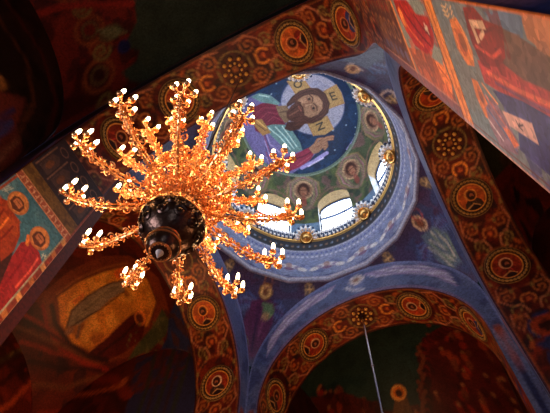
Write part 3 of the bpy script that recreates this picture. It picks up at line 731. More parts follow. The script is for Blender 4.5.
    for q in ([(.10,.475),(.20,.455),(.30,.475)], [(.11,.50),(.21,.485),(.28,.505)], [(.12,.53),(.18,.52),(.17,.56)], [(.10,.55),(.16,.57),(.12,.59)], [(.03,.465),(.08,.43),(.15,.445)]):
        P.line(q, .036, (120, 78, 58)); P.line(q, .026, SKIN)
    P.line([(-.03,.52),(.08,.52)], .012, (130, 86, 64))
    # neck, hair, face
    P.poly([(-.245,-.243),(-.109,-.18),(-.10,.02),(-.235,.04),(-.262,-.106)], (116, 92, 70)); P.line([(-.24,-.14),(-.14,-.1)], .014, (82, 60, 48))
    hair = (66, 40, 36)
    P.poly([(-.10,-.20),(.016,-.262),(.139,-.288),(.269,-.277),(.384,-.225),(.446,-.113),(.440,.035),(.366,.150),(.236,.205),(.106,.205),(.0,.165),(-.10,.20),(-.22,.165),(-.28,.10),(-.20,.03),(-.12,.07),(-.02,.06),(.0,-.16),(-.12,-.15)], hair)
    for k in range(7): P.line([(-.05,-.20+.0*k),(.14,-.262+.02*k),(.30,-.245+.025*k),(.41-.01*k,-.10),(.40-.015*k,.05),(.30,.15-.02*k),(.10,.18-.015*k),(-.12,.13)], .009, (58, 32, 30) if k % 2 else (92, 58, 48), .8)
    P.poly([(-.01,-.12),(.06,-.178),(.149,-.196),(.247,-.180),(.33,-.12),(.352,-.02),(.31,.07),(.22,.118),(.12,.12),(.03,.085),(-.02,.0)], (144, 108, 84))
    P.poly([(.25,-.15),(.335,-.09),(.345,0),(.30,.05),(.26,-.02)], (160, 124, 98), .8); P.ell((.13,.075), .06, .03, (152, 114, 88), op=.7); P.ell((.12,-.135), .055, .028, (168, 126, 100), op=.8)
    P.poly([(-.155,-.09),(-.06,-.145),(.045,-.165),(.085,-.13),(.05,-.075),(.06,-.02),(.05,.055),(.085,.10),(.0,.115),(-.08,.10),(-.155,.05),(-.185,-.02)], (78, 48, 42))
    P.line([(-.14,-.03),(.0,-.04)], .02, (110, 72, 60)); P.line([(-.12,.03),(-.02,.04)], .014, (54, 32, 30)); P.line([(-.10,-.08),(.0,-.10)], .014, (54, 32, 30))
    P.line([(.052,-.115),(.070,-.055),(.048,.02)], .024, (66, 38, 34)); P.line([(.026,-.085),(.030,-.02)], .02, (124, 74, 62))          # moustache, lips
    P.line([(.21,-.062),(.15,-.078),(.102,-.085),(.092,-.06),(.098,-.038)], .014, (116, 76, 60)); P.line([(.20,-.045),(.11,-.055)], .016, (160, 124, 98))
    for ex, sg in ((-.128, -1), (.012, 1)):
        P.line([(.232,ex-.055),(.252,ex),(.232,ex+.05)], .018, (70, 42, 36)); P.ell((.197,ex), .026, .046, (104, 68, 56)); P.ell((.199,ex), .013, .034, (150, 122, 100)); P.ell((.201,ex+.004), .017, .019, (40, 26, 24))
        P.line([(.172,ex-.035),(.164,ex),(.174,ex+.035)], .01, (126, 84, 66))
    P.noise(6, .18, 12); P.ring((0, 0), RM-.012, .024, (92, 110, 100))
    o = grid_mesh('dome_mosaic', X, P.c, flip=True)
    tag(o, 'huge round dome mosaic of a bearded man with cross halo and maroon tunic', 'mosaic')
great_mosaic()

# ------------------------------------------------------------------ roundels with saints on the four soffits
def soffit_point(side, u_m, v_m, off=0.0):
    """point of a soffit: u along the arch from its crown, v across from the bay side, both metres; off = metres towards the bay's middle axis"""
    th = u_m/(RI*S); r = RI-off/S; v = v_m/S
    if side == 'A':
        k = np.clip((th*RI/(RI*PI/2)-.68)/.32, 0, 1); k = k*k*(3-2*k); v = .095*k+v*(1-.095*k/DEP)
    s = r*np.sin(th); z = ZS+r*np.cos(th); x, y = SIDES[side](s, v)
    return toU(x, y, z)
def roundel(side, deg, label, robe, ground, halo, big=1.0):
    R = .50*big; nr, na = 46, 96; rho = np.repeat(lsp(.002, R, nr)[:, None], na+1, 1); a = np.repeat(lsp(0, 2*PI, na+1)[None], nr, 0)
    uc, vc = dm(deg), .66
    lu, lv = rho*np.cos(a), rho*np.sin(a)
    X = soffit_point(side, uc+lu, vc+lv, .02)
    # the saint's head points to the crown on the flanks; v is his left and right
    up = -1 if deg > 0 else 1
    P = Paint(lu*up, lv, ground, .016)
    P.blotch(7, .55, tuple(min(255, int(c*1.3)) for c in ground), int(abs(deg))+7, op=.8)
    P.poly([(-.40,-.26),(-.12,-.20),(-.02,-.08),(-.02,.08),(-.12,.20),(-.40,.26)], robe); P.line([(-.34,-.12),(-.08,-.04)], .025, tuple(int(c*.5) for c in robe)); P.line([(-.34,.12),(-.08,.05)], .025, tuple(min(255, int(c*1.5)) for c in robe))
    P.line([(-.25,-.2),(-.16,.0),(-.25,.12)], .03, (200, 150, 90), .8)
    P.ell((.07,0), .155, .155, halo); P.ell((.065,.01), .125, .115, tuple(int(c*.75) for c in ground)); P.ell((.055,.01), .105, .09, (50, 26, 22)); P.ell((.045,.02), .06, .05, (150, 86, 58)); P.ell((-.01,.015), .045, .05, (54, 28, 22)); P.ell((-.3,.0), .1, .12, (36, 20, 24))
    P.ring((0,0), .335*big, .03, (206, 140, 66)); 
    rr = np.hypot(P.u, P.v); i = np.nonzero(rr > .355*big)[0]; P._put(i, np.ones(i.size), (72, 48, 30))
    P.ring((0,0), .488*big, .02, (124, 92, 54)); P.noise(4, .25, int(abs(deg)))
    q = [Vector(soffit_point(side, uc+e, vc+f, .02)) for e, f in ((0,0), (.01,0), (0,.01))]
    outw = (Vector(soffit_point(side, uc, vc, -.01))-q[0]).normalized()
    o = grid_mesh('saint_roundel', X, P.c, skirt=np.array(outw*.018), closed_v=True, flip=side in 'CD')
    tag(o, label, 'roundel', 'roundels of saints on the arch soffits')
    b = MB()
    b.tube([tuple(soffit_point(side, uc+.42*big*math.cos(t), vc+.42*big*math.sin(t), .028)) for t in lsp(0, 2*PI, 121)[:-1]], [(.034, .026, .010, .026)[k % 4] for k in range(120)], 6, closed=True)
    r_ = b.build('beaded_rim', M['mosaic'], o); mesh_colour(r_, (150, 116, 62)); return o
RB = [(120, 34, 26), (60, 40, 34), (46, 52, 100), (150, 60, 30)]
GR = [(142, 52, 26), (164, 78, 32), (122, 42, 25)]
roundel('A', -66, 'saint roundel low on the upper left arch, behind the upper left candle arms', RB[0], GR[2], (196, 132, 80))
roundel('A', -30, 'saint roundel on the upper left arch, behind the topmost candle cluster', RB[3], GR[0], (200, 120, 60))
roundel('A', 32, 'saint roundel on the upper left arch, above the head of the bearded man', RB[0], GR[1], (206, 120, 70))
roundel('A', 66, 'saint roundel at the right end of the upper left arch, beside the bright pier', RB[2], GR[0], (190, 110, 60))
roundel('B', -30, 'saint roundel highest on the right hand arch, half hidden by the bright pier edge', RB[1], GR[0], (206, 110, 50))
roundel('B', 29.5, 'beaded saint roundel in the middle of the right hand arch, dark robe on orange ground', RB[1], GR[1], (214, 140, 64))
roundel('B', 67.5, 'saint roundel lowest on the right hand arch, dark haired head with a pale halo', RB[0], GR[2], (206, 150, 110))
roundel('C', -72, 'saint roundel at the lower left foot of the bottom arch', RB[1], GR[2], (150, 100, 50))
roundel('C', -33, 'red robed saint roundel on the bottom arch, left of the hanging rod', RB[0], GR[0], (196, 150, 110))
roundel('C', 31, 'saint roundel on the right half of the bottom arch, right of the hanging rod', RB[3], GR[0], (196, 150, 110))
roundel('C', 69, 'dim saint roundel at the lower right foot of the bottom arch', RB[2], GR[2], (180, 120, 80))
roundel('D', 33, 'orange lit saint roundel just right of the lowest candle cluster', RB[3], GR[1], (226, 140, 60))
roundel('D', 73, 'saint roundel with pale halo directly under the orange lit one, bottom left', RB[1], GR[2], (222, 186, 150))

def rosette(side, label):
    mb = MB()
    for k in range(8):
        t = 2*PI*k/8; c = soffit_point(side, .27*math.cos(t), .66+.27*math.sin(t), .03); mb.ball(tuple(c), .052, 8)
        c = soffit_point(side, .15*math.cos(t+.39), .66+.15*math.sin(t+.39), .03); mb.ball(tuple(c), .036, 7)
    o = mb.build('star_rosette', M['gilt_paint']); tag(o, label, 'rosette', 'gilt star rosettes at the crowns of the arches')
rosette('A', 'gilt star of beads at the crown of the upper left arch, where the chandelier hangs')
rosette('B', 'gilt star of beads at the crown of the right hand arch')
rosette('C', 'gilt star of beads at the crown of the bottom arch, where the rod hangs')

# ------------------------------------------------------------------ mosaic pictures on the two pier faces
def face_strip(name, sx, d0, d1, z0, z1, step, painter, off=.012, parent=None, base=(100, 120, 124)):
    n, nv = max(6, int((d1-d0)*S/step)), max(6, int((z1-z0)*S/step))
    Dg, Zg = np.meshgrid(lsp(d0, d1, n), lsp(z0, z1, nv), indexing='ij')
    P = Paint(Dg, Zg, base, step/S*1.3); painter(P)
    X = np.full_like(Dg, sx*(RI-off/S))
    return grid_mesh(name, toU(X, -1-Dg, Zg), P.c, parent=parent, flip=sx > 0, skirt=np.array((sx*off*.95, 0, 0)), smooth=False)
ORG = (214, 132, 66)
def paint_right_main(P):
    P.blotch(14, .5, (104, 124, 134), 101, op=.7)
    P.poly([(.445,.745),(.445,.3),(.36,.3),(.362,.702),(.391,.721),(.397,.743)], (196, 120, 80))
    P.poly([(.432,.80),(.425,.90),(.40,.86),(.39,.76),(.43,.74)], (88, 118, 150))
    P.poly([(.405,.845),(.398,.777),(.388,.723),(.35,.55),(.30,.5),(.310,.831),(.332,.884)], (104, 72, 66)); P.blotch(22, .5, (126, 86, 72), 103, region=((P.u > .31)*(P.v < .85)*(P.u < .40))*1.0, op=.5)
    P.poly([(.262,.985),(.285,.853),(.300,.60),(.20,.50),(.13,.55),(.150,.93),(.211,.90),(.233,.94)], (58, 52, 112)); P.blotch(26, .5, (78, 72, 140), 104, region=((P.u < .29)*(P.v < .95))*1.0, op=.7)
    P.poly([(.318,1.021),(.336,.877),(.322,.804),(.325,.60),(.275,.60),(.278,.828),(.268,.947),(.270,1.02)], (186, 58, 56)); P.line([(.30,.98),(.295,.85),(.30,.70)], .010, (222, 96, 66)); P.line([(.285,.95),(.283,.80),(.288,.66)], .008, (132, 60, 96))
    P.poly([(.425,1.005),(.430,.941),(.410,.905),(.405,.828),(.35,.855),(.325,.905),(.310,1.0),(.36,1.02)], (146, 28, 30)); P.blotch(24, .5, (112, 18, 28), 105, region=((P.u > .31)*(P.v > .83)*(P.v < 1.02))*1.0, op=.7)
    P.line([(.35,1.0),(.34,.92),(.36,.87)], .008, (214, 70, 56)); P.line([(.40,.99),(.385,.93),(.40,.87)], .007, (104, 16, 30))
    P.poly([(.402,.994),(.407,.915),(.392,.910),(.388,.975),(.362,.965),(.356,.984)], (224, 186, 150))
    P.line([(.385,.93),(.372,.955)], .010, (224, 186, 150))
    P.poly([(.390,1.13),(.400,1.075),(.370,1.045),(.333,1.035),(.298,1.055),(.292,1.105),(.324,1.145)], (226, 134, 70)); P.poly([(.372,1.11),(.375,1.075),(.345,1.062),(.318,1.075),(.312,1.10),(.33,1.125)], (206, 104, 56)); P.line([(.38,1.06),(.345,1.045),(.315,1.05)], .008, (240, 170, 110)); P.ell((.345,1.085), .02, .022, (150, 84, 54))
    for q in (.418, .408, .398): P.line([(q,1.16),(q-.002,1.13),(q+.006,1.115)], .004, (226, 190, 140)); P.line([(q+.006,1.15),(q-.006,1.14)], .003, (226, 190, 140)); P.line([(q-.004,1.10),(q+.004,1.085)], .004, (226, 190, 140))
    P.poly([(.262,1.11),(.262,1.07),(.21,1.045),(.166,1.055),(.172,1.10),(.214,1.12)], (226, 130, 62)); P.ell((.225,1.078), .024, .018, (196, 112, 70)); P.ell((.222,1.080), .014, .012, (140, 84, 60))
    P.poly([(.20,1.075),(.243,1.0),(.215,.964),(.170,.925),(.130,.95),(.11,1.05),(.15,1.085)], (150, 110, 128)); P.line([(.235,1.04),(.20,.99),(.17,.94)], .009, (206, 120, 110)); P.line([(.20,1.06),(.17,1.0),(.14,.95)], .009, (96, 110, 150)); P.line([(.17,1.08),(.14,1.02)], .007, (206, 186, 190))
    P.poly([(.18,.995),(.185,.955),(.162,.925),(.142,.96)], (230, 120, 60)); P.line([(.263,1.04),(.25,1.015),(.235,.98)], .007, (236, 160, 90))
    P.poly([(.224,.965),(.240,.823),(.200,.820),(.196,.948)], (226, 178, 164)); P.line([(.222,.90),(.212,.895),(.208,.88)], .004, (70, 40, 60)); P.line([(.220,.885),(.212,.895),(.222,.87)], .004, (70, 40, 60))
    P.noise(45, .16, 5)
    P.band('u', .432, .46, (214, 110, 54))
    P.band('u', .0, .102, (206, 160, 150)); P.band('u', .112, .117, (120, 70, 70))
def paint_right_band(P):
    P.blotch(20, .5, (232, 150, 74), 111, op=.8); P.band('v', 1.235, 1.24, (150, 70, 40)); P.band('v', 1.31, 1.316, (150, 70, 40)); P.band('u', .0, .108, (196, 150, 146)); P.line([(.42,1.276),(.11,1.276)], .012, (196, 104, 52))
def paint_right_upper(P):
    P.blotch(14, .5, (120, 132, 136), 121, op=.7)
    P.poly([(.23,1.80),(.27,1.44),(.262,1.33),(.12,1.33),(.11,1.6),(.15,1.77)], (136, 78, 56)); P.blotch(18, .5, (186, 96, 52), 122, region=((P.u < .27)*(P.v < 1.76))*1.0, op=.7)
    P.poly([(.245,1.43),(.263,1.33),(.20,1.323),(.16,1.36),(.19,1.42)], (232, 134, 62)); P.line([(.23,1.41),(.21,1.35)], .01, (176, 84, 44)); P.poly([(.17,1.45),(.19,1.38),(.13,1.36),(.12,1.44)], (206, 106, 56))
    P.poly([(.40,1.75),(.41,1.535),(.375,1.465),(.378,1.327),(.337,1.330),(.295,1.374),(.252,1.506),(.255,1.65),(.301,1.72),(.351,1.76)], (158, 34, 30)); P.blotch(18, .55, (186, 52, 36), 123, region=((P.u > .26)*(P.v < 1.72))*1.0, op=.5)
    P.line([(.39,1.66),(.35,1.6),(.31,1.5),(.29,1.42)], .010, (96, 20, 26)); P.line([(.36,1.72),(.30,1.62),(.275,1.52)], .012, (206, 96, 50)); P.line([(.37,1.50),(.34,1.44),(.32,1.38)], .010, (110, 24, 30))
    P.ell((.345,1.70), .035, .03, (216, 130, 66))
    P.line([(.352,1.40),(.330,1.385)], .010, (196, 196, 176)); P.line([(.346,1.38),(.338,1.41)], .010, (196, 196, 176))
    P.poly([(.425,1.54),(.425,1.345),(.381,1.355),(.378,1.44),(.40,1.50)], (128, 142, 140)); P.poly([(.30,1.372),(.292,1.32),(.245,1.345),(.25,1.46)], (130, 146, 146))
    P.band('v', 1.80, 1.83, (206, 130, 66)); P.band('v', 1.83, 1.845, (110, 60, 46))
    P.band('v', 1.845, 2.5, (84, 50, 44)); P.blotch(14, .55, (130, 84, 56), 124, region=(P.v > 1.85)*1.0, op=.7)
    for k in range(5): P.ring((.27,1.93+.10*k), .035, .012, (140, 96, 60)); P.ell((.36,1.96+.10*k), .02, .03, (120, 50, 40)); P.ell((.18,1.90+.10*k), .022, .03, (96, 84, 110)); P.line([(.40,1.9+.1*k),(.33,1.93+.1*k)], .008, (150, 110, 70))
    P.noise(40, .18, 6)
    P.band('u', .0, .135, (110, 72, 92), .8); P.band('u', .135, .142, (176, 124, 110)); P.band('u', .42, .46, (176, 96, 56))
o = face_strip('mosaic_picture', 1, .095, .437, .15, 1.235, .0075, paint_right_main, base=(122, 130, 132))
tag(o, 'pier mosaic at upper right edge: red cloaked haloed figure and angel with white scroll', 'mosaic', 'mosaic pictures on the piers')
b = face_strip('frame_band', 1, .095, .437, 1.236, 1.315, .012, paint_right_band, parent=o, base=ORG); b['label'] = 'orange band along the top edge'
o = face_strip('mosaic_picture', 1, .095, .437, 1.317, 2.42, .012, paint_right_upper, base=(116, 124, 122))
tag(o, 'pier mosaic left of the orange band, upper right: red robed figure with orange wings', 'mosaic', 'mosaic pictures on the piers')

def paint_left_main(P):
    P.blotch(14, .5, (84, 130, 160), 131, op=.7)
    P.poly([(.19,1.80),(.162,1.868),(.12,1.80),(.077,1.70),(.01,1.66),(.0,1.2),(.40,1.2),(.40,1.85)], (64, 34, 30))
    P.poly([(.42,1.99),(.367,2.022),(.335,2.05),(.281,2.03),(.235,2.024),(.19,1.969),(.16,1.876),(.18,1.79),(.26,1.5),(.42,1.4)], (150, 58, 32)); P.blotch(16, .5, (176, 84, 44), 132, region=((P.u > .2)*(P.v < 2.03)*(P.v > 1.5))*1.0, op=.6)
    for k in range(4): P.line([(.36-.04*k,2.0-.01*k),(.34-.035*k,1.9),(.36-.04*k,1.74)], .010, (120, 34, 26) if k % 2 else (232, 130, 60))
    P.poly([(.221,1.842),(.23,1.93),(.199,1.94),(.162,1.868),(.168,1.776)], (150, 60, 34))
    P.poly([(.107,1.70),(.150,1.845),(.165,1.945),(.140,2.01),(.072,2.0),(.025,1.966),(.012,1.864),(.005,1.55),(.083,1.5)], (150, 40, 44)); P.line([(.12,1.95),(.10,1.85),(.09,1.7)], .010, (130, 24, 34)); P.line([(.06,1.97),(.05,1.87),(.05,1.75)], .010, (220, 90, 76)); P.line([(.14,1.97),(.16,2.01)], .02, (216, 124, 60))
    for c, s_ in (((.300,2.098), 0), ((.116,2.066), 1)):
        P.ell(c, .056, .072, (184, 116, 72)); P.ell((c[0],c[1]+.004), .049, .063, (206, 138, 84)); P.poly([(c[0]-.034,c[1]-.035),(c[0]-.036,c[1]+.01),(c[0]-.018,c[1]+.034),(c[0]+.018,c[1]+.034),(c[0]+.036,c[1]+.01),(c[0]+.034,c[1]-.035),(c[0],c[1]-.058)], (92, 48, 36)); P.poly([(c[0]-.022,c[1]-.02),(c[0]-.022,c[1]+.016),(c[0],c[1]+.024),(c[0]+.022,c[1]+.016),(c[0]+.022,c[1]-.02),(c[0],c[1]-.035)], (186, 118, 82)); P.line([(c[0]-.014,c[1]+.003),(c[0]+.014,c[1]+.003)], .005, (90, 50, 38)); P.poly([(c[0]-.016,c[1]-.022),(c[0]+.016,c[1]-.022),(c[0],c[1]-.05)], (100, 54, 40))
    for k in range(3): P.line([(.397-.01*k,2.05+.01*k),(.385-.01*k,2.12+.008*k)], .004, (176, 186, 190)); P.line([(.055-.012*k,2.02+.008*k),(.048-.012*k,1.99+.01*k)], .004, (186, 196, 196)); P.line([(.40-.01*k,2.08),(.382-.01*k,2.085)], .004, (176, 186, 190)); P.line([(.058-.012*k,2.005+.01*k),(.046-.012*k,2.012+.01*k)], .004, (186, 196, 196))
    P.noise(30, .2, 7)
    P.line([(.399,1.3),(.399,2.21)], .012, (150, 70, 44))
def paint_left_border(P):
    P.blotch(20, .5, (150, 62, 44), 141, op=.8)
    for k in range(12):
        P.poly([(-.02,1.35+.115*k),(.03,1.37+.115*k),(.03,1.41+.115*k),(-.02,1.39+.115*k)], (206, 150, 96) if k % 2 else (176, 110, 66))
    P.band('u', -.02, .002, (176, 128, 106)); P.band('u', .026, .04, (160, 160, 150))
def paint_left_top(P):
    P.band('v', 2.215, 2.275, (150, 80, 66)); P.band('v', 2.212, 2.222, (196, 140, 110)); P.band('v', 2.266, 2.276, (196, 140, 110))
    for k in range(13):
        x = .03+.029*k; P.line([(x,2.228),(x,2.260)], .005, (216, 176, 150)); P.line([(x,2.244),(x+.012,2.244+(.014 if k % 2 else -.012))], .005, (216, 176, 150))
    P.band('v', 2.276, 2.375, (110, 84, 46)); P.blotch(16, .55, (86, 62, 38), 142, region=((P.v > 2.28)*(P.v < 2.37))*1.0)
    P.band('v', 2.375, 2.9, (44, 36, 48))
    for k in range(4):
        x = .06+.095*k; P.poly([(x-.035,2.42),(x+.035,2.42),(x+.035,2.58),(x,2.62),(x-.035,2.58)], (74, 58, 60)); P.ell((x,2.5), .018, .05, (110, 70, 50)); P.line([(x+.047,2.40),(x+.047,2.66)], .008, (126, 96, 84)); P.ring((x,2.69), .03, .008, (120, 90, 80))
    P.band('u', -.02, .012, (134, 70, 56))
o = face_strip('mosaic_picture', -1, .034, .41, 1.1, 2.212, .010, paint_left_main, base=(66, 116, 150))
tag(o, 'pier mosaic at left edge: two haloed saints in red robes on blue', 'mosaic', 'mosaic pictures on the piers')
b = face_strip('frame_band', -1, .0, .0335, 1.1, 2.212, .012, paint_left_border, parent=o, base=(120, 48, 36)); b['label'] = 'red and ochre block border along the lower edge'
b = face_strip('inscription_band', -1, .0, .41, 2.2125, 2.78, .012, paint_left_top, parent=o, base=(44, 36, 48)); b['label'] = 'lettered band and dark arcade above the saints'

# ------------------------------------------------------------------ the rod that hangs from the bottom arch
rx, ry = 0.0, 1.205
root = empty('hanging_rod', U(rx, ry, .6)); tag(root, 'thin steel rod hanging straight down from the crown of the bottom arch', 'rod')
zt = (RI+ZS-.012-.6)*S
MB().tube([(0,0,.02), (0,0,zt)], .026, 8).build('shaft', M['steel'], root)
for k in range(7): MB().ball((0,0,.35+1.55*k), .045, 8, sz=1.5).build('joint', M['steel'], root)
MB().lathe([(.03,-.14),(.07,-.10),(.10,0)], (0,0,zt), 12).build('canopy', M['bronze'], root)
lm = MB(); lm.lathe([(.02,-.16),(.10,-.10),(.16,.0),(.10,.06),(.03,.10)], (0,0,0), 16); lm.build('end_ball', M['bronze'], root)

# ------------------------------------------------------------------ the chandelier
AX, AY, Z0 = .020, -1.148, 1.178
ch = empty('chandelier', U(AX, AY, Z0))
tag(ch, 'glowing brass candle chandelier with dark openwork ball and twelve long arms', 'chandelier')
ZR = lambda z: (z-Z0)*S        # plan height to metres above the finial's tip
BZ = ZR(1.365); BR = .305
# ball, lower ball, finial
b = MB(); b.lathe([(BR*math.sin(t), BZ-BR*math.cos(t)) for t in lsp(.10, PI-.25, 22)], (0,0,0), 36); ball = b.build('ball', M['bronze'], ch)
def on_ball(lat, lon, r): return (r*math.cos(lat)*math.cos(lon), r*math.cos(lat)*math.sin(lon), BZ+r*math.sin(lat))
def ball_scrolls(rows, mat_, name, rad, wires):
    b = MB()
    for lat0, n, r in rows:
        for k in range(n):
            lo = 2*PI*k/n; sg = 1 if k % 2 else -1
            pts = []
            for i in range(20):
                f = i/19; a = sg*f*2*PI*1.4+.6; q = r*(1-.8*f)
                pts.append(on_ball(lat0+q*math.sin(a), lo+q*math.cos(a)/math.cos(lat0), BR+rad*.5))
            b.tube(pts, rad, 4)
    b.build(name, mat_, ball)
ball_scrolls([(-.55, 10, .19), (-.15, 13, .20)], M['bronze'], 'openwork_scroll', .014, 0)
ball_scrolls([(.14, 14, .19), (.52, 12, .19), (.86, 8, .2)], M['brass'], 'gilt_scroll', .016, 0)
b = MB(); b.tube([on_ball(-.02, t, BR+.012) for t in lsp(0, 2*PI, 41)[:-1]], .016, 5, closed=True)
b.build('ball_ring', M['brass'], ball)
LZ = ZR(1.243); LR = .155
b = MB(); b.lathe([(LR*math.sin(t), LZ-LR*math.cos(t)) for t in lsp(.42, PI-.5, 16)], (0,0,0), 28); low = b.build('lower_ball', M['bronze'], ch)
b = MB()
for t_, rr_ in ((.62, .012), (1.5, .012), (2.2, .014)): b.tube([(LR*1.01*math.sin(t_)*math.cos(a), LR*1.01*math.sin(t_)*math.sin(a), LZ-LR*1.01*math.cos(t_)) for a in lsp(0, 2*PI, 29)[:-1]], rr_, 5, closed=True)
for k in range(16):
    a = 2*PI*k/16; b.ball((.085*math.cos(a), .085*math.sin(a), LZ-.135), .013, 6)
b.build('moulding', M['brass'], low)
b = MB(); b.lathe([(.004, -.02), (.016, .01), (.034, .06), (.054, .11), (.070, .12), (.074, .14)], (0,0,0), 18); b.build('finial', M['silver'], ch)
# column
b = MB(); b.lathe([(.10, BZ+BR*.9), (.14, BZ+BR*1.02), (.09, ZR(1.49)), (.12, ZR(1.52)), (.15, ZR(1.55)), (.10, ZR(1.58)), (.08, ZR(1.64)), (.13, ZR(1.68)), (.08, ZR(1.72)), (.06, ZR(1.84)), (.10, ZR(1.88)), (.03, ZR(1.95))], (0,0,0), 20); b.build('column', M['brass'], ch)
zt = ZR(RI+ZS)-.02
b = MB(); b.tube([(0,0,ZR(1.9)), (0,0,zt)], .012, 8); b.build('suspension_rod', M['bronze'], ch)

def bez(pts, n):
    """smooth curve through the points (Catmull-Rom)"""
    P = [Vector(p) for p in pts]; P = [P[0]*2-P[1]]+P+[P[-1]*2-P[-2]]; out = []
    for i in range(1, len(P)-2):
        for k in range(n):
            t = k/n; a, b_, c, d = P[i-1:i+3]
            out.append(.5*((2*b_)+(c-a)*t+(2*a-5*b_+4*c-d)*t*t+(3*b_-a-3*c+d)*t**3))
    return out+[P[-2]]
def scroll(mb, c, ex, ey, r, turns, a0, sg, rad, n=16):
    c = Vector(c); pts = []
    for i in range(n):
        f = i/(n-1); a = a0+sg*2*PI*turns*f; q = r*(1-.82*f); pts.append(c+ex*(q*math.cos(a))+ey*(q*math.sin(a)))
    mb.tube(pts, [rad*(1-.3*i/n) for i in range(n)], 4); mb.ball(pts[-1], rad*1.7, 5)
def leaf(mb, p, d, w_, L, nrm):
    p = Vector(p); d = Vector(d).normalized(); s_ = d.cross(nrm).normalized(); h = Vector(nrm)*w_*.25
    vs = [p, p+d*L*.4+s_*w_, p+d*L*.4-s_*w_, p+d*L, p+d*L*.45+h, p+d*L*.45-h]
    mb.add(vs, [(0,1,4), (1,3,4), (3,2,4), (2,0,4), (1,0,5), (3,1,5), (2,3,5), (0,2,5)])
EX, EY, EZ = Vector((1,0,0)), Vector((0,1,0)), Vector((0,0,1))
def arm_mesh(lowp, upp, sc, rad, cups, cz, tipr, seed):
    r_ = random.Random(seed); mb = MB()
    lo = bez([(x,0,z) for x, z in lowp], 6); hi = bez([(x,0,z) for x, z in upp], 6)
    mb.tube(lo, rad, 6); mb.tube(hi, rad*.8, 6)
    n = min(len(lo), len(hi))
    for i in range(2, n-2, 2):        # S scrolls along the arm, to both sides and between the two rods
        a, b_ = lo[i], hi[i]; mid = (a+b_)*.5; sg = 1 if (i//2) % 2 else -1
        tz = (lo[i+1]-lo[i-1]).normalized(); q = sc*(.8+.4*r_.random())*(1.15-.6*i/n)
        for s2 in (-1, 1):
            scroll(mb, mid+EY*s2*q*.9, tz, (EY*s2*.9+EZ*.35*sg).normalized(), q, 1.15, r_.random()*2, sg*s2, rad*.62)
            leaf(mb, mid+EY*s2*q*.4+EZ*.02, tz*.6+EY*s2*.9+EZ*(.2+.4*r_.random()), q*.28, q*1.2, Vector((0,.3,1)).normalized())
        scroll(mb, mid+EZ*sg*sc*.5, tz, EZ, sc*.7, 1.1, 1.0, sg, rad*.6)
        mb.ball(lo[i]-EZ*rad*1.6, rad*1.5, 5)
    end = lo[-1]
    for k in range(4):
        scroll(mb, end+EX*(.05*math.cos(k*PI/2+.5))+EY*(.05*math.sin(k*PI/2+.5))-EZ*.01, Vector((math.cos(k*PI/2+.5), math.sin(k*PI/2+.5), 0)), EZ, .05, 1.1, .3, 1, rad*.6)
    mb.tube([end, end+EZ*(cz-end.z)*.7], rad*1.2, 6); mb.ball(end+EZ*(cz-end.z)*.45, rad*2.4, 8)
    for cx, cy, dz in cups:           # little branch to each cup
        p = Vector((end.x+cx, cy, cz+dz)); m_ = end*.5+p*.5; m_.z = end.z-.005
        mb.tube(bez([end+EZ*.03, m_, p-EZ*.03, p-EZ*.005], 4), rad*.6, 5)
        scroll(mb, m_+EZ*.02, (p-end).normalized(), EZ, .032, 1.0, 0, 1, rad*.45)
    return mb
def candle_meshes():
    c = MB(); c.lathe([(.010,-.012), (.026,.0), (.036,.012), (.032,.016), (.016,.018)], (0,0,0), 12, 0); c.lathe([(.015,.016), (.0145,.066)], (0,0,0), 8, 1); c.lathe([(.020,.020), (.022,.034), (.016,.040)], (0,0,0), 8, 0)
    f = MB(); f.lathe([(.014,.062), (.020,.085), (.022,.125), (.019,.165), (.010,.195), (.002,.210)], (0,0,0), 8)
    return c, f
cm, fm = candle_meshes()
OUT_C = [(.105*math.cos(2*PI*k/5+.3), .105*math.sin(2*PI*k/5+.3), .0) for k in range(5)]
IN_C = [(.08*math.cos(2*PI*k/3+.2), .08*math.sin(2*PI*k/3+.2), 0) for k in range(3)]
TR = .364*S
CZO = ZR(1.548)-.11
low_p = [(.10, ZR(1.50)), (.28, ZR(1.472)), (.52, ZR(1.452)), (.78, ZR(1.450)), (.98, ZR(1.462)), (1.11, ZR(1.484)), (TR, ZR(1.503))]
upp_p = [(.10, ZR(1.545)), (.30, ZR(1.512)), (.54, ZR(1.482)), (.80, ZR(1.474)), (.98, ZR(1.484)), (1.08, ZR(1.502)), (TR-.015, ZR(1.512))]
arm0 = arm_mesh(low_p, upp_p, .044, .0125, OUT_C, CZO, TR, 1).build('arm', M['brass'], ch)
TI = .247*S; CZI = ZR(1.70)-.11
low_i = [(.08, ZR(1.575)), (.24, ZR(1.60)), (.42, ZR(1.612)), (.60, ZR(1.615)), (.72, ZR(1.632)), (TI, ZR(1.652))]
upp_i = [(.08, ZR(1.62)), (.24, ZR(1.638)), (.42, ZR(1.642)), (.60, ZR(1.640)), (.71, ZR(1.650)), (TI-.01, ZR(1.66))]
arm1 = arm_mesh(low_i, upp_i, .042, .0115, IN_C, CZI, TI, 2).build('upper_arm', M['brass'], ch)
cand0 = cm.build('candle', [M['brass'], M['candle']], arm0); bulb0 = fm.build('bulb', M['bulb'], arm0)
def copy(o, name, parent, loc, rz=0.0):
    c = o.copy(); C.objects.link(c); c.parent = parent; c.location = loc; c.rotation_euler = (0, 0, rz); return c
def lamp(parent, loc, watts):
    l = bpy.data.lights.new('candle_glow', 'POINT'); l.energy = watts; l.color = CANDLE_RGB; l.shadow_soft_size = .10
    o = bpy.data.objects.new('candle_glow', l); C.objects.link(o); o.parent = parent; o.location = loc
OUT_A = [math.radians(-89+30*k) for k in range(12)]
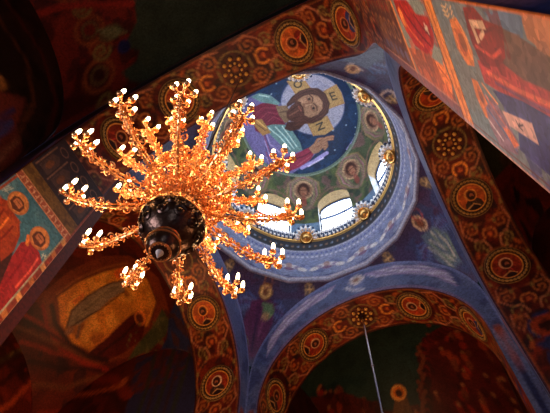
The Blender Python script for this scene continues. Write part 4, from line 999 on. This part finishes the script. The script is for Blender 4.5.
IN_A = [math.radians(a) for a in (-95, -126, -158, 165, 133, 101, 68, 37, 4, -21, -46.6, -72)]
def dress(arm, spots, tip, cz, first):
    for k, (cx, cy, dz) in enumerate(spots):
        loc = (tip+cx, cy, cz+dz)
        if first and k == 0: cand0.location = loc; bulb0.location = loc
        else:
            copy(cand0, 'candle', arm, loc); copy(bulb0, 'bulb', arm, loc)
for k, a in enumerate(OUT_A):
    arm = arm0 if k == 0 else copy(arm0, 'arm', ch, (0,0,0))
    arm.rotation_euler = (0, 0, a); dress(arm, OUT_C, TR, CZO, k == 0); lamp(arm, (TR, 0, CZO+.22), CANDLE_W)
for k, a in enumerate(IN_A):
    arm = arm1 if k == 0 else copy(arm1, 'upper_arm', ch, (0,0,0))
    arm.rotation_euler = (0, 0, a); dress(arm, IN_C, TI, CZI, False)
    if k % 2 == 0: lamp(arm, (TI, 0, CZI+.22), CANDLE_W*.9)
# leafy brackets that fill the middle
mb = MB(); r_ = random.Random(9)
br = bez([(.08,0,ZR(1.46)), (.24,0,ZR(1.50)), (.40,0,ZR(1.56)), (.48,0,ZR(1.63)), (.44,0,ZR(1.68)), (.36,0,ZR(1.67))], 5); mb.tube(br, .015, 6)
b2 = bez([(.06,0,ZR(1.62)), (.13,0,ZR(1.66)), (.20,0,ZR(1.71)), (.23,0,ZR(1.77)), (.20,0,ZR(1.80)), (.16,0,ZR(1.79))], 5); mb.tube(b2, .013, 6)
for pts in (br, b2):
    for i in range(1, len(pts)-1, 2):
        t = (pts[i+1]-pts[i-1]).normalized(); sg = 1 if i % 4 == 1 else -1
        for s2 in (-1, 1):
            scroll(mb, pts[i]+EY*s2*.045, t, EY*s2, .05, 1.1, 1., sg*s2, .0095); leaf(mb, pts[i], t*.5+EY*s2+EZ*.3, .022, .10, Vector((.3,0,1)).normalized())
        mb.ball(pts[i], .024, 5)
br0 = mb.build('scroll_bracket', M['brass'], ch)
for k in range(12):
    o = br0 if k == 0 else copy(br0, 'scroll_bracket', ch, (0,0,0)); o.rotation_euler = (0, 0, math.radians(-74+30*k))
